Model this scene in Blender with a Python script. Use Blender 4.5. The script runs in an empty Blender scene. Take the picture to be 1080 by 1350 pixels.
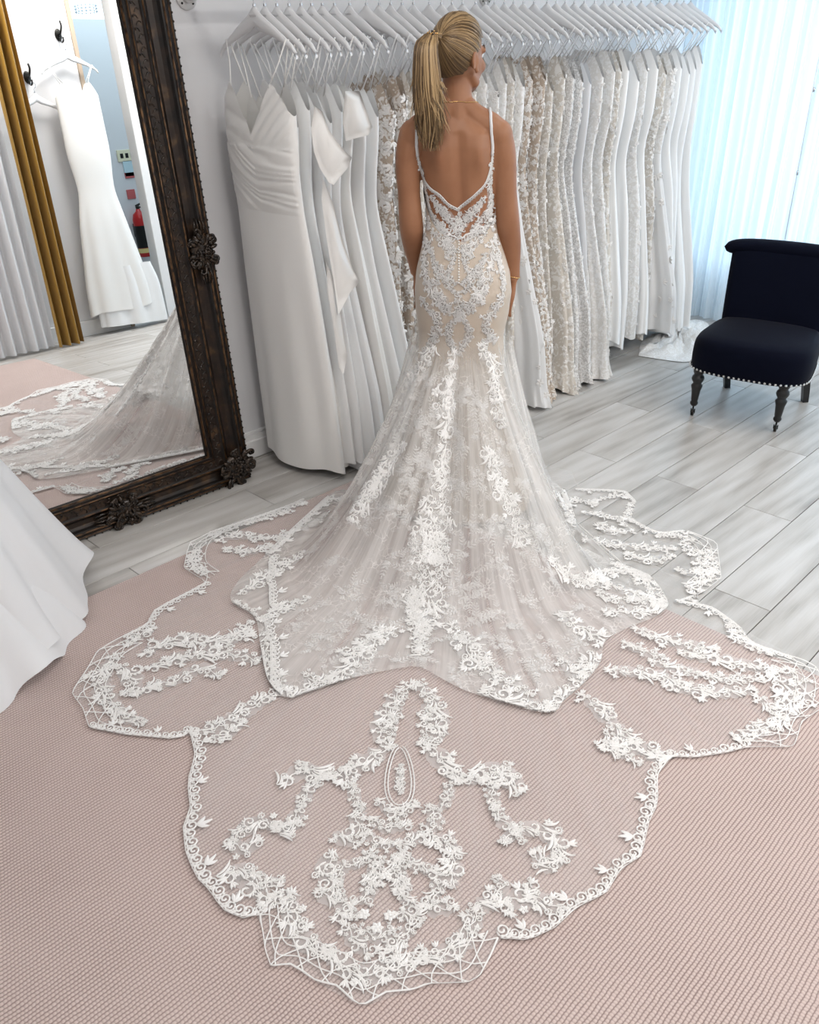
import bpy, math, random
import numpy as np
from mathutils import Vector, Matrix
from mathutils.bvhtree import BVHTree

PI = math.pi
sin, cos = math.sin, math.cos
rnd = random.Random(7)
SC = bpy.context.scene
COL = SC.collection

# ------------------------------------------------------------------ camera
FPX, CH = 1148.0, 1.66
YAW, PITCH = math.radians(46.48), math.radians(28.4)
F0 = np.array([sin(YAW), cos(YAW), 0.0])
RT = np.array([cos(YAW), -sin(YAW), 0.0])
ZZ = np.array([0, 0, 1.0])
FW = F0 * cos(PITCH) - ZZ * sin(PITCH)
UP = ZZ * cos(PITCH) + F0 * sin(PITCH)
CAMP = np.array([0, 0, CH])
cd = bpy.data.cameras.new('camera'); cam = bpy.data.objects.new('camera', cd); COL.objects.link(cam)
cd.sensor_fit = 'HORIZONTAL'; cd.sensor_width = 36.0; cd.lens = FPX / 1080 * 36
cd.clip_start = 0.02; cd.clip_end = 60
cam.matrix_world = Matrix(((RT[0], UP[0], -FW[0], 0), (RT[1], UP[1], -FW[1], 0), (RT[2], UP[2], -FW[2], CH), (0, 0, 0, 1)))
SC.camera = cam

# ------------------------------------------------------------------ light and exposure
SC.view_settings.view_transform = 'Standard'; SC.view_settings.look = 'None'
SC.view_settings.gamma = 1.0; SC.view_settings.use_curve_mapping = False
SC.view_settings.exposure = 0.16
SC.cycles.transparent_max_bounces = 24
SC.cycles.max_bounces = 10
wd = bpy.data.worlds.new('world'); SC.world = wd; wd.use_nodes = True
bg = wd.node_tree.nodes['Background']; bg.inputs[0].default_value = (0.62, 0.80, 1.0, 1); bg.inputs[1].default_value = .7
RX0, RX1, RY0, RY1, RZ = -1.7, 5.74, -1.0, 3.0, 2.75          # the room


def area(name, loc, rot, sx, sy, power, col):
    ld = bpy.data.lights.new(name, 'AREA'); ld.shape = 'RECTANGLE'; ld.size = sx; ld.size_y = sy
    ld.energy = power; ld.color = col
    o = bpy.data.objects.new(name, ld); COL.objects.link(o); o.location = loc; o.rotation_euler = rot
    return o


area('window_daylight', (6.4, 1.0, 1.5), (0, math.radians(90), 0), 2.6, 3.8, 88, (0.74, 0.89, 1.0))
LAMPS = [(-.3, .5), (.9, -.45), (2.1, -.45), (3.3, -.4), (4.5, -.2), (4.3, 1.6), (1.6, 1.5)]
LAMP_POWER = 17.5
area('side_room_daylight', (4.6, -2.6, 2.5), (0, 0, 0), 2.0, 2.0, 26, (0.72, 0.90, 1.0))


# ------------------------------------------------------------------ pixel helpers (photo measurements to places)
def ray(x, y):
    return FW + RT * (x - 540) / FPX - UP * (y - 675) / FPX


def onz(x, y, z=0.0):
    d = ray(x, y); return CAMP + d * ((z - CH) / d[2])


def ony(x, y, Y):
    d = ray(x, y); return CAMP + d * (Y / d[1])


def onplane(x, y, P, n):
    d = ray(x, y); return CAMP + d * (((P - CAMP) @ n) / (d @ n))


# ------------------------------------------------------------------ object helpers
OFF = {}


def tag(o, label, cat=None, group=None, kind=None):
    if label: o['label'] = label
    if cat: o['category'] = cat
    if group: o['group'] = group
    if kind: o['kind'] = kind
    return o


def empty(name, loc):
    o = bpy.data.objects.new(name, None); COL.objects.link(o); o.location = loc
    o.empty_display_size = 0.05; OFF[o.name] = np.array(loc, float); return o


def mk(name, V, Fc, mat, parent=None, smooth=True, uv=None):
    V = np.asarray(V, float).reshape(-1, 3)
    off = OFF[parent.name] if parent is not None else np.zeros(3)
    me = bpy.data.meshes.new(name)
    me.from_pydata((V - off).tolist(), [], Fc if isinstance(Fc, list) else list(Fc))
    if smooth: me.polygons.foreach_set('use_smooth', np.ones(len(me.polygons), bool))
    if uv is not None:
        ul = me.uv_layers.new(name='UVMap')
        li = np.empty(len(me.loops), np.int32); me.loops.foreach_get('vertex_index', li)
        ul.data.foreach_set('uv', np.asarray(uv, np.float32)[li].ravel())
    if mat is not None: me.materials.append(mat)
    o = bpy.data.objects.new(name, me); COL.objects.link(o)
    OFF[o.name] = off
    if parent is not None: o.parent = parent
    return o


def grid_faces(nu, nv, closed_u=False, base=0):
    Fc = []
    for j in range(nv - 1):
        for i in range(nu if closed_u else nu - 1):
            a = base + j * nu + i; b = base + j * nu + (i + 1) % nu
            Fc.append((a, b, b + nu, a + nu))
    return Fc


class MB:
    """collects simple shapes into one mesh"""
    def __init__(s): s.V = []; s.F = []

    def add(s, V, Fc):
        b = len(s.V); s.V += [tuple(v) for v in V]; s.F += [tuple(i + b for i in f) for f in Fc]; return s

    def box(s, lo, hi, bev=0.0):
        (x0, y0, z0), (x1, y1, z1) = lo, hi
        if bev <= 0:
            V = [(x0, y0, z0), (x1, y0, z0), (x1, y1, z0), (x0, y1, z0), (x0, y0, z1), (x1, y0, z1), (x1, y1, z1), (x0, y1, z1)]
            return s.add(V, [(3, 2, 1, 0), (4, 5, 6, 7), (0, 1, 5, 4), (1, 2, 6, 5), (2, 3, 7, 6), (3, 0, 4, 7)])
        b = bev; V = []
        for z, i in ((z0, b), (z0 + b, 0), (z1 - b, 0), (z1, b)):
            V += [(x0 + i + b, y0 + i, z), (x1 - i - b, y0 + i, z), (x1 - i, y0 + i + b, z), (x1 - i, y1 - i - b, z),
                  (x1 - i - b, y1 - i, z), (x0 + i + b, y1 - i, z), (x0 + i, y1 - i - b, z), (x0 + i, y0 + i + b, z)]
        Fc = [tuple(range(7, -1, -1)), tuple(range(24, 32))] + grid_faces(8, 4, True)
        return s.add(V, Fc)

    def tube(s, P, rad, n=8, cap=True, flat=None):
        P = np.asarray(P, float); m = len(P)
        rad = np.full(m, rad) if np.isscalar(rad) else np.asarray(rad, float)
        T = np.gradient(P, axis=0); T /= np.linalg.norm(T, axis=1)[:, None] + 1e-12
        ref = np.array([0, 0, 1.0]) if abs(T[0][2]) < .9 else np.array([1.0, 0, 0])
        if flat is not None: ref = np.asarray(flat[0], float)
        V = []
        A = np.cross(ref, T[0]); A /= np.linalg.norm(A)
        for i in range(m):
            A = A - T[i] * (A @ T[i]); A /= np.linalg.norm(A) + 1e-12
            B = np.cross(T[i], A)
            k = flat[1] if flat is not None else 1.0
            for q in range(n):
                a = 2 * PI * q / n
                V.append(P[i] + A * (cos(a) * rad[i]) + B * (sin(a) * rad[i] * k))
        Fc = grid_faces(n, m, True)
        if cap:
            V.append(P[0]); V.append(P[-1]); c0 = n * m
            Fc += [(c0, (q + 1) % n, q) for q in range(n)]
            Fc += [(c0 + 1, (m - 1) * n + q, (m - 1) * n + (q + 1) % n) for q in range(n)]
        return s.add(V, Fc)

    def ball(s, c, r, nu=10, nv=7, M=None):
        r = np.array([r, r, r]) if np.isscalar(r) else np.asarray(r, float)
        V = []
        for j in range(1, nv):
            t = PI * j / nv
            for i in range(nu):
                a = 2 * PI * i / nu
                V.append([sin(t) * cos(a), sin(t) * sin(a), cos(t)])
        V += [[0, 0, 1], [0, 0, -1]]
        V = np.array(V) * r
        if M is not None: V = V @ np.asarray(M).T
        V = V + np.asarray(c)
        top = nu * (nv - 1)
        Fc = [(f[0], f[3], f[2], f[1]) for f in grid_faces(nu, nv - 1, True)]
        Fc += [(top, i, (i + 1) % nu) for i in range(nu)]
        Fc += [(top + 1, (nv - 2) * nu + (i + 1) % nu, (nv - 2) * nu + i) for i in range(nu)]
        return s.add(V, Fc)

    def lathe(s, prof, n=16, base=(0, 0, 0)):
        V = [(base[0] + r * cos(2 * PI * i / n), base[1] + r * sin(2 * PI * i / n), base[2] + z) for r, z in prof for i in range(n)]
        return s.add(V, grid_faces(n, len(prof), True))

    def build(s, name, mat, parent=None, smooth=True): return mk(name, s.V, s.F, mat, parent, smooth)


def spline(P, n):
    """Catmull-Rom through points, n samples evenly by arc length"""
    P = np.asarray(P, float)
    if len(P) == 2: return P[0] + (P[1] - P[0]) * np.linspace(0, 1, n)[:, None]
    Q = np.vstack([2 * P[0] - P[1], P, 2 * P[-1] - P[-2]]); out = []
    for i in range(1, len(Q) - 2):
        for t in np.linspace(0, 1, 12, endpoint=False):
            a, b, c, d = Q[i - 1], Q[i], Q[i + 1], Q[i + 2]
            out.append(.5 * (2 * b + (c - a) * t + (2 * a - 5 * b + 4 * c - d) * t * t + (3 * b - a - 3 * c + d) * t ** 3))
    out.append(P[-1]); out = np.array(out)
    s = np.r_[0, np.cumsum(np.linalg.norm(np.diff(out, axis=0), axis=1))]
    u = np.linspace(0, s[-1], n)
    return np.stack([np.interp(u, s, out[:, k]) for k in range(out.shape[1])], 1)


# ------------------------------------------------------------------ materials
def newmat(name):
    m = bpy.data.materials.new(name); m.use_nodes = True
    return m, m.node_tree.nodes, m.node_tree.links, m.node_tree.nodes['Principled BSDF']


def mat(name, col, rough=.5, metal=0.0, bump=None, sheen=0.0, spec=None, trans=0.0, var=None):
    m, N, L, P = newmat(name)
    P.inputs['Base Color'].default_value = (*col, 1); P.inputs['Roughness'].default_value = rough
    P.inputs['Metallic'].default_value = metal
    if sheen: P.inputs['Sheen Weight'].default_value = sheen
    if spec is not None: P.inputs['Specular IOR Level'].default_value = spec
    tc = N.new('ShaderNodeTexCoord')
    if var:                                             # (scale, other colour)
        nz = N.new('ShaderNodeTexNoise'); nz.inputs['Scale'].default_value = var[0]; nz.inputs['Detail'].default_value = 4
        L.new(tc.outputs['Object'], nz.inputs['Vector'])
        rp = N.new('ShaderNodeValToRGB'); rp.color_ramp.elements[0].position = .38; rp.color_ramp.elements[1].position = .64
        rp.color_ramp.elements[0].color = (*col, 1); rp.color_ramp.elements[1].color = (*var[1], 1)
        L.new(nz.outputs[0], rp.inputs[0]); L.new(rp.outputs[0], P.inputs['Base Color'])
    if bump:                                            # (scale, strength, distance)
        nz = N.new('ShaderNodeTexNoise'); nz.inputs['Scale'].default_value = bump[0]; nz.inputs['Detail'].default_value = 3
        L.new(tc.outputs['Object'], nz.inputs['Vector'])
        bp = N.new('ShaderNodeBump'); bp.inputs['Strength'].default_value = bump[1]; bp.inputs['Distance'].default_value = bump[2]
        L.new(nz.outputs[0], bp.inputs['Height']); L.new(bp.outputs[0], P.inputs['Normal'])
    if trans:
        tr = N.new('ShaderNodeBsdfTranslucent'); tr.inputs[0].default_value = (*col, 1)
        mx = N.new('ShaderNodeMixShader'); mx.inputs[0].default_value = trans
        L.new(P.outputs[0], mx.inputs[1]); L.new(tr.outputs[0], mx.inputs[2])
        L.new(mx.outputs[0], N['Material Output'].inputs[0])
    return m


def sheer(name, col, lo, hi, su=60.0, sv=2.0, lace=None, trans=.45, fade=0):
    """net fabric: threads over holes, density streaked along the folds (UV: u around, v down)"""
    m, N, L, P = newmat(name)
    P.inputs['Base Color'].default_value = (*col, 1); P.inputs['Roughness'].default_value = .7
    P.inputs['Specular IOR Level'].default_value = .1
    tl = N.new('ShaderNodeBsdfTranslucent'); tl.inputs[0].default_value = (*col, 1)
    m1 = N.new('ShaderNodeMixShader'); m1.inputs[0].default_value = trans
    L.new(P.outputs[0], m1.inputs[1]); L.new(tl.outputs[0], m1.inputs[2])
    tp = N.new('ShaderNodeBsdfTransparent')
    m2 = N.new('ShaderNodeMixShader'); L.new(tp.outputs[0], m2.inputs[1]); L.new(m1.outputs[0], m2.inputs[2])
    tc = N.new('ShaderNodeTexCoord'); mp = N.new('ShaderNodeMapping'); mp.inputs['Scale'].default_value = (su, sv, 1)
    L.new(tc.outputs['UV'], mp.inputs[0])
    nz = N.new('ShaderNodeTexNoise'); nz.inputs['Scale'].default_value = 1; nz.inputs['Detail'].default_value = 5; nz.inputs['Roughness'].default_value = .62
    L.new(mp.outputs[0], nz.inputs['Vector'])
    mr = N.new('ShaderNodeMapRange'); mr.inputs[1].default_value = .36; mr.inputs[2].default_value = .72
    mr.inputs[3].default_value = lo; mr.inputs[4].default_value = hi
    L.new(nz.outputs[0], mr.inputs[0]); fac = mr.outputs[0]
    if lace:                                            # fine woven sprig ground: (scale, added density)
        vo = N.new('ShaderNodeTexVoronoi'); vo.feature = 'DISTANCE_TO_EDGE'; vo.inputs['Scale'].default_value = lace[0]
        nz2 = N.new('ShaderNodeTexNoise'); nz2.inputs['Scale'].default_value = lace[0] * .35; nz2.inputs['Detail'].default_value = 3
        vm = N.new('ShaderNodeVectorMath'); vm.operation = 'ADD'
        vs = N.new('ShaderNodeVectorMath'); vs.operation = 'SCALE'; vs.inputs['Scale'].default_value = .05
        L.new(nz2.outputs['Color'], vs.inputs[0]); L.new(tc.outputs['Object'], vm.inputs[0]); L.new(vs.outputs[0], vm.inputs[1])
        L.new(vm.outputs[0], vo.inputs['Vector']); L.new(tc.outputs['Object'], nz2.inputs['Vector'])
        r2 = N.new('ShaderNodeMapRange'); r2.inputs[1].default_value = .0; r2.inputs[2].default_value = .09
        r2.inputs[3].default_value = lace[1]; r2.inputs[4].default_value = 0
        L.new(vo.outputs['Distance'], r2.inputs[0])
        r3 = N.new('ShaderNodeMapRange'); r3.inputs[1].default_value = .5; r3.inputs[2].default_value = .62
        L.new(nz2.outputs[0], r3.inputs[0])
        mu = N.new('ShaderNodeMath'); mu.operation = 'MULTIPLY'; L.new(r2.outputs[0], mu.inputs[0]); L.new(r3.outputs[0], mu.inputs[1])
        ad = N.new('ShaderNodeMath'); ad.operation = 'ADD'; ad.use_clamp = True
        L.new(fac, ad.inputs[0]); L.new(mu.outputs[0], ad.inputs[1]); fac = ad.outputs[0]
    if fade:
        sp = N.new('ShaderNodeSeparateXYZ'); L.new(tc.outputs['UV'], sp.inputs[0])
        rf = N.new('ShaderNodeMapRange'); rf.interpolation_type = 'SMOOTHSTEP'; rf.inputs[2].default_value = fade; L.new(sp.outputs[1], rf.inputs[0])
        mf = N.new('ShaderNodeMath'); mf.operation = 'MULTIPLY'; L.new(fac, mf.inputs[0]); L.new(rf.outputs[0], mf.inputs[1]); fac = mf.outputs[0]
    L.new(fac, m2.inputs[0]); L.new(m2.outputs[0], N['Material Output'].inputs[0])
    return m


def lacemat(name, ground, thread, scale, amount=.52, rough=.75, glit=0.0):
    """lace cloth: embroidered motifs on a tinted ground"""
    m, N, L, P = newmat(name)
    P.inputs['Roughness'].default_value = rough; P.inputs['Specular IOR Level'].default_value = .25
    tc = N.new('ShaderNodeTexCoord')
    nz = N.new('ShaderNodeTexNoise'); nz.inputs['Scale'].default_value = scale; nz.inputs['Detail'].default_value = 2.5; nz.inputs['Distortion'].default_value = 1.6
    vo = N.new('ShaderNodeTexVoronoi'); vo.inputs['Scale'].default_value = scale * 2.2
    L.new(tc.outputs['Object'], nz.inputs['Vector']); L.new(tc.outputs['Object'], vo.inputs['Vector'])
    mu = N.new('ShaderNodeMath'); mu.operation = 'MULTIPLY_ADD'; mu.inputs[1].default_value = -.22
    L.new(vo.outputs['Distance'], mu.inputs[0]); L.new(nz.outputs[0], mu.inputs[2])
    rp = N.new('ShaderNodeValToRGB'); e = rp.color_ramp.elements
    e[0].position = 1 - amount - .11; e[1].position = 1 - amount - .03
    e[0].color = (*ground, 1); e[1].color = (*thread, 1)
    L.new(mu.outputs[0], rp.inputs[0]); L.new(rp.outputs[0], P.inputs['Base Color'])
    bp = N.new('ShaderNodeBump'); bp.inputs['Strength'].default_value = .55; bp.inputs['Distance'].default_value = .004
    L.new(rp.outputs[0], bp.inputs['Height']); L.new(bp.outputs[0], P.inputs['Normal'])
    if glit: P.inputs['Specular IOR Level'].default_value = .8
    return m


def hair_mat():
    m, N, L, P = newmat('blonde_hair')
    tc = N.new('ShaderNodeTexCoord'); sp = N.new('ShaderNodeSeparateXYZ'); L.new(tc.outputs['UV'], sp.inputs[0])
    rp = N.new('ShaderNodeValToRGB'); e = rp.color_ramp.elements
    e[0].color = (.055, .030, .013, 1); e[1].color = (.46, .31, .155, 1); e[0].position = 0; e[1].position = 1
    k = e.new(.45); k.color = (.20, .122, .052, 1)
    L.new(sp.outputs[0], rp.inputs[0]); L.new(rp.outputs[0], P.inputs['Base Color'])
    P.inputs['Roughness'].default_value = .42; P.inputs['Specular IOR Level'].default_value = .45
    return m


def wood_mat():
    m, N, L, P = newmat('grey_oak')
    tc = N.new('ShaderNodeTexCoord'); oi = N.new('ShaderNodeObjectInfo')
    mp = N.new('ShaderNodeMapping'); mp.inputs['Scale'].default_value = (1.0, 6.0, 1)
    ad = N.new('ShaderNodeVectorMath'); ad.operation = 'ADD'
    sc = N.new('ShaderNodeVectorMath'); sc.operation = 'SCALE'; sc.inputs[0].default_value = (37, 61, 13)
    L.new(oi.outputs['Random'], sc.inputs['Scale']); L.new(tc.outputs['Object'], mp.inputs[0])
    L.new(mp.outputs[0], ad.inputs[0]); L.new(sc.outputs[0], ad.inputs[1])
    n1 = N.new('ShaderNodeTexNoise'); n1.inputs['Scale'].default_value = 1.5; n1.inputs['Detail'].default_value = 4; n1.inputs['Distortion'].default_value = .25
    L.new(ad.outputs[0], n1.inputs['Vector'])
    wv = N.new('ShaderNodeTexWave'); wv.wave_type = 'RINGS'; wv.rings_direction = 'Z'; wv.inputs['Scale'].default_value = .9
    wv.inputs['Distortion'].default_value = 7; wv.inputs['Detail'].default_value = 3; wv.inputs['Detail Scale'].default_value = .7
    L.new(ad.outputs[0], wv.inputs['Vector'])
    n2 = N.new('ShaderNodeTexNoise'); n2.inputs['Scale'].default_value = 9; n2.inputs['Detail'].default_value = 6
    mp2 = N.new('ShaderNodeMapping'); mp2.inputs['Scale'].default_value = (.6, 5, 1); L.new(ad.outputs[0], mp2.inputs[0]); L.new(mp2.outputs[0], n2.inputs['Vector'])
    m1 = N.new('ShaderNodeMath'); m1.operation = 'MULTIPLY_ADD'; m1.inputs[1].default_value = .13; L.new(wv.outputs[0], m1.inputs[0]); L.new(n1.outputs[0], m1.inputs[2])
    m2 = N.new('ShaderNodeMath'); m2.operation = 'MULTIPLY_ADD'; m2.inputs[1].default_value = .26; L.new(n2.outputs[0], m2.inputs[0]); L.new(m1.outputs[0], m2.inputs[2])
    m3 = N.new('ShaderNodeMath'); m3.operation = 'MULTIPLY_ADD'; m3.inputs[1].default_value = .15; L.new(oi.outputs['Random'], m3.inputs[0]); L.new(m2.outputs[0], m3.inputs[2])
    rp = N.new('ShaderNodeValToRGB'); e = rp.color_ramp.elements
    e[0].position = .42; e[0].color = (.26, .235, .21, 1); e[1].position = 1.05; e[1].color = (.58, .565, .55, 1)
    k = e.new(.72); k.color = (.455, .435, .41, 1)
    L.new(m3.outputs[0], rp.inputs[0]); L.new(rp.outputs[0], P.inputs['Base Color'])
    P.inputs['Roughness'].default_value = .33
    bp = N.new('ShaderNodeBump'); bp.inputs['Strength'].default_value = .12; bp.inputs['Distance'].default_value = .002
    L.new(n2.outputs[0], bp.inputs['Height']); L.new(bp.outputs[0], P.inputs['Normal'])
    return m


def rug_mat():
    m, N, L, P = newmat('pink_loop_weave')
    tc = N.new('ShaderNodeTexCoord'); sp = N.new('ShaderNodeSeparateXYZ')
    nw = N.new('ShaderNodeTexNoise'); nw.inputs['Scale'].default_value = 30; nw.inputs['Detail'].default_value = 2
    vs = N.new('ShaderNodeVectorMath'); vs.operation = 'SCALE'; vs.inputs['Scale'].default_value = .006
    vm = N.new('ShaderNodeVectorMath'); vm.operation = 'ADD'
    L.new(tc.outputs['Object'], nw.inputs['Vector']); L.new(nw.outputs['Color'], vs.inputs[0])
    L.new(tc.outputs['Object'], vm.inputs[0]); L.new(vs.outputs[0], vm.inputs[1]); L.new(vm.outputs[0], sp.inputs[0])

    def mth(op, a, b=None, v=None):
        n = N.new('ShaderNodeMath'); n.operation = op; L.new(a, n.inputs[0])
        if b is not None: L.new(b, n.inputs[1])
        if v is not None: n.inputs[1].default_value = v
        return n.outputs[0]
    ry = mth('MULTIPLY', sp.outputs[1], v=PI / .0092); sy = mth('ABSOLUTE', mth('SINE', ry))
    row = mth('FLOOR', mth('MULTIPLY', sp.outputs[1], v=1 / .0092))
    odd = mth('MULTIPLY', mth('MODULO', row, v=2.0), v=PI / 2)
    rx = mth('ADD', mth('MULTIPLY', sp.outputs[0], v=PI / .0078), odd); sx = mth('ABSOLUTE', mth('SINE', rx))
    h = mth('MULTIPLY', mth('POWER', sy, v=.7), mth('ADD', mth('MULTIPLY', sx, v=.5), v=.5))
    n2 = N.new('ShaderNodeTexNoise'); n2.inputs['Scale'].default_value = 4; n2.inputs['Detail'].default_value = 5
    L.new(tc.outputs['Object'], n2.inputs['Vector'])
    rp = N.new('ShaderNodeValToRGB'); e = rp.color_ramp.elements
    e[0].position = .05; e[0].color = (.27, .195, .18, 1); e[1].position = .75; e[1].color = (.63, .515, .48, 1)
    hh = mth('ADD', h, mth('MULTIPLY', n2.outputs[0], v=.25)); hh = mth('SUBTRACT', hh, v=.12)
    L.new(hh, rp.inputs[0]); L.new(rp.outputs[0], P.inputs['Base Color'])
    bp = N.new('ShaderNodeBump'); bp.inputs['Strength'].default_value = .6; bp.inputs['Distance'].default_value = .003
    L.new(h, bp.inputs['Height']); L.new(bp.outputs[0], P.inputs['Normal'])
    P.inputs['Roughness'].default_value = .95; P.inputs['Specular IOR Level'].default_value = .1
    return m


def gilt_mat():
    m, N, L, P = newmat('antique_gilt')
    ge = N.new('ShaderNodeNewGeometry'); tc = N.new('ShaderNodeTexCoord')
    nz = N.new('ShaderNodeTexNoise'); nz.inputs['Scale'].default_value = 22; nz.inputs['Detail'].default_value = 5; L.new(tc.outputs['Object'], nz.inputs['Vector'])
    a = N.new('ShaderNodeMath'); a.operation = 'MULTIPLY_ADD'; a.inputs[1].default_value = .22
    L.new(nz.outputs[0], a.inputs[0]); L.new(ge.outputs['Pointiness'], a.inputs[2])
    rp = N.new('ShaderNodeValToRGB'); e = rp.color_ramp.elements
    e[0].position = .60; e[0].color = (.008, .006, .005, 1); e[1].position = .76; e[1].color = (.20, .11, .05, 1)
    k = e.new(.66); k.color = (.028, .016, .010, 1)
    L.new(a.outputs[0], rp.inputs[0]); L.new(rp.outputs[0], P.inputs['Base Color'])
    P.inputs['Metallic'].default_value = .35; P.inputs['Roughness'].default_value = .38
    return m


M = dict(
    wall=mat('painted_wall', (.75, .75, .765), .6, bump=(60, .05, .002)),
    trim=mat('white_trim', (.82, .82, .82), .4),
    ceil=mat('ceiling_paint', (.84, .84, .84), .8),
    floor=mat('floor_base', (.04, .037, .035), .8),
    wood=wood_mat(), rug=rug_mat(), gilt=gilt_mat(),
    bronze=mat('bronze_edge', (.17, .088, .038), .36, .4, var=(40, (.022, .012, .008))),
    ebony=mat('dark_carving', (.010, .008, .007), .22, .25, var=(60, (.05, .032, .02))),
    glass=mat('mirror_silver', (.93, .94, .94), .0, 1.0),
    satin=mat('ivory_satin', (.91, .90, .875), .34, sheen=.2, spec=.5, bump=(240, .05, .001)),
    crepe=mat('white_crepe', (.91, .91, .905), .55, sheen=.15, spec=.3),
    white=mat('white_cloth', (.84, .845, .86), .6, trans=.15),
    tulle_w=mat('layered_tulle', (.88, .88, .88), .8, spec=.1, trans=.12, bump=(300, .2, .002)),
    lace_nude=lacemat('nude_lace', (.52, .43, .35), (.83, .80, .77), 34, .50),
    lace_white=lacemat('white_lace', (.77, .755, .73), (.87, .865, .86), 40, .52),
    lace_ivory=lacemat('ivory_lace', (.66, .615, .555), (.85, .83, .80), 30, .50),
    lace_silver=lacemat('beaded_lace', (.62, .605, .59), (.88, .875, .87), 60, .52, .45, 1),
    thread=mat('lace_thread', (.85, .84, .83), .6, spec=.3),
    thread2=mat('rack_lace_thread', (.88, .86, .84), .7, spec=.2),
    nude=mat('nude_lining', (.56, .475, .39), .6, sheen=.2, bump=(180, .12, .002)),
    hanger=mat('white_lacquer', (.80, .80, .81), .3),
    chrome=mat('chrome_wire', (.62, .63, .65), .22, 1.0),
    velvet=mat('navy_velvet', (.0016, .0026, .009), .8, sheen=.03, spec=.06),
    black=mat('black_lacquer', (.006, .006, .007), .28),
    nail=mat('silver_nail', (.75, .74, .72), .25, 1.0),
    skin=mat('tanned_skin', (.345, .160, .083), .48, spec=.4, var=(7, (.285, .125, .062)), bump=(160, .05, .001)),
    hair=hair_mat(), dark=mat('dark_metal', (.03, .03, .028), .35, .8),
    gold=mat('gold_chain', (.72, .47, .2), .25, 1.0),
    goldcloth=mat('gold_satin', (.36, .20, .025), .3, spec=.6, sheen=.3),
    eye=mat('eye_white', (.8, .8, .8), .2), iris=mat('dark_iris', (.03, .02, .015), .3), lip=mat('lips', (.45, .16, .13), .4),
    red=mat('red_enamel', (.5, .012, .012), .3), label=mat('paper_label', (.75, .6, .25), .6),
    signy=mat('cream_sign', (.80, .76, .55), .6), signb=mat('pale_notice', (.55, .72, .78), .6), signr=mat('red_notice', (.55, .12, .12), .6),
    oak=mat('pale_oak_edge', (.42, .33, .25), .5), mat_=mat('grey_mat', (.16, .20, .23), .9),
    sidefloor=mat('grey_tile', (.55, .56, .57), .3), ink=mat('grey_ink', (.45, .45, .46), .5),
    crystal=mat('crystal_drop', (.85, .86, .9), .08, .3), window=mat('window_frame_white', (.78, .80, .82), .4),
    tulle_a=sheer('train_tulle', (.89, .88, .875), .12, .26, 240, 1.5, fade=.1, trans=.25),
    tulle_b=sheer('overskirt_tulle', (.90, .885, .865), .24, .78, 130, 1.0, lace=(46, .30), fade=.14, trans=.22),
    laceground=sheer('lace_ground_net', (.92, .91, .90), .20, .38, 1, 1, trans=.08),
    tulle_c=sheer('gathered_tulle', (.86, .86, .86), .18, .60, 170, 1.0),
    curtain=sheer('sheer_curtain', (.82, .90, .95), .90, .98, 90, .6, trans=.62),
)

# ------------------------------------------------------------------ the room
def struct(name, mb, m, label, smooth=False):
    o = mb.build(name, m, None, smooth); o['kind'] = 'structure'; o['label'] = label; return o


fl = struct('floor', MB().box((RX0, RY0, -.06), (RX1, RY1, -.006)), M['floor'], 'grey oak laminate plank floor')
PW, PL = .1985, 1.31
pm = MB().box((0, 0, -.006), (PL - .0022, PW - .0030, 0), .0012)
pme = bpy.data.meshes.new('plank'); pme.from_pydata(pm.V, [], pm.F); pme.materials.append(M['wood'])
rows = [k for k in range(-12, 14)]
for k in rows:
    y0 = .972 + (k - 1) * PW + PW * 0
    if y0 < RY0 - PW or y0 > RY1: continue
    xs = 3.205 if k % 2 == 1 else 3.205 + PL * .5 + .03 * sin(k * 3.1)
    n0 = math.ceil((RX0 - xs) / PL)
    for q in range(n0 - 1, 8):
        x0 = max(xs + q * PL, RX0); x1 = min(xs + (q + 1) * PL, RX1); ya, yb = max(y0, RY0), min(y0 + PW, RY1)
        if x1 - x0 < .05 or yb - ya < .01: continue
        o = bpy.data.objects.new('plank', pme); COL.objects.link(o); o.parent = fl; o.location = (x0, ya, 0); o.scale = ((x1 - x0) / PL, (yb - ya) / PW, 1)

struct('wall_back', MB().box((RX0, RY1, -.06), (RX1 + .1, RY1 + .12, RZ)), M['wall'], 'white painted wall behind the gown rail and mirror')
struct('ceiling', MB().box((RX0, RY0 - 3.0, RZ), (RX1 + .1, RY1 + .12, RZ + .1)), M['ceil'], 'white ceiling')
struct('wall_left', MB().box((RX0 - .12, RY0, -.06), (RX0, RY1, RZ)), M['wall'], 'white side wall beside the mirror')
bb = MB(); bb.box((RX0, RY1 - .018, 0), (RX1, RY1, .11)); bb.box((RX0, RY1 - .024, 0), (RX1, RY1, .085), .004); bb.box((RX0, RY1 - .012, .11), (RX1, RY1, .125), .003)
struct('baseboard_back', bb, M['trim'], 'white moulded skirting board along the rail wall')
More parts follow.
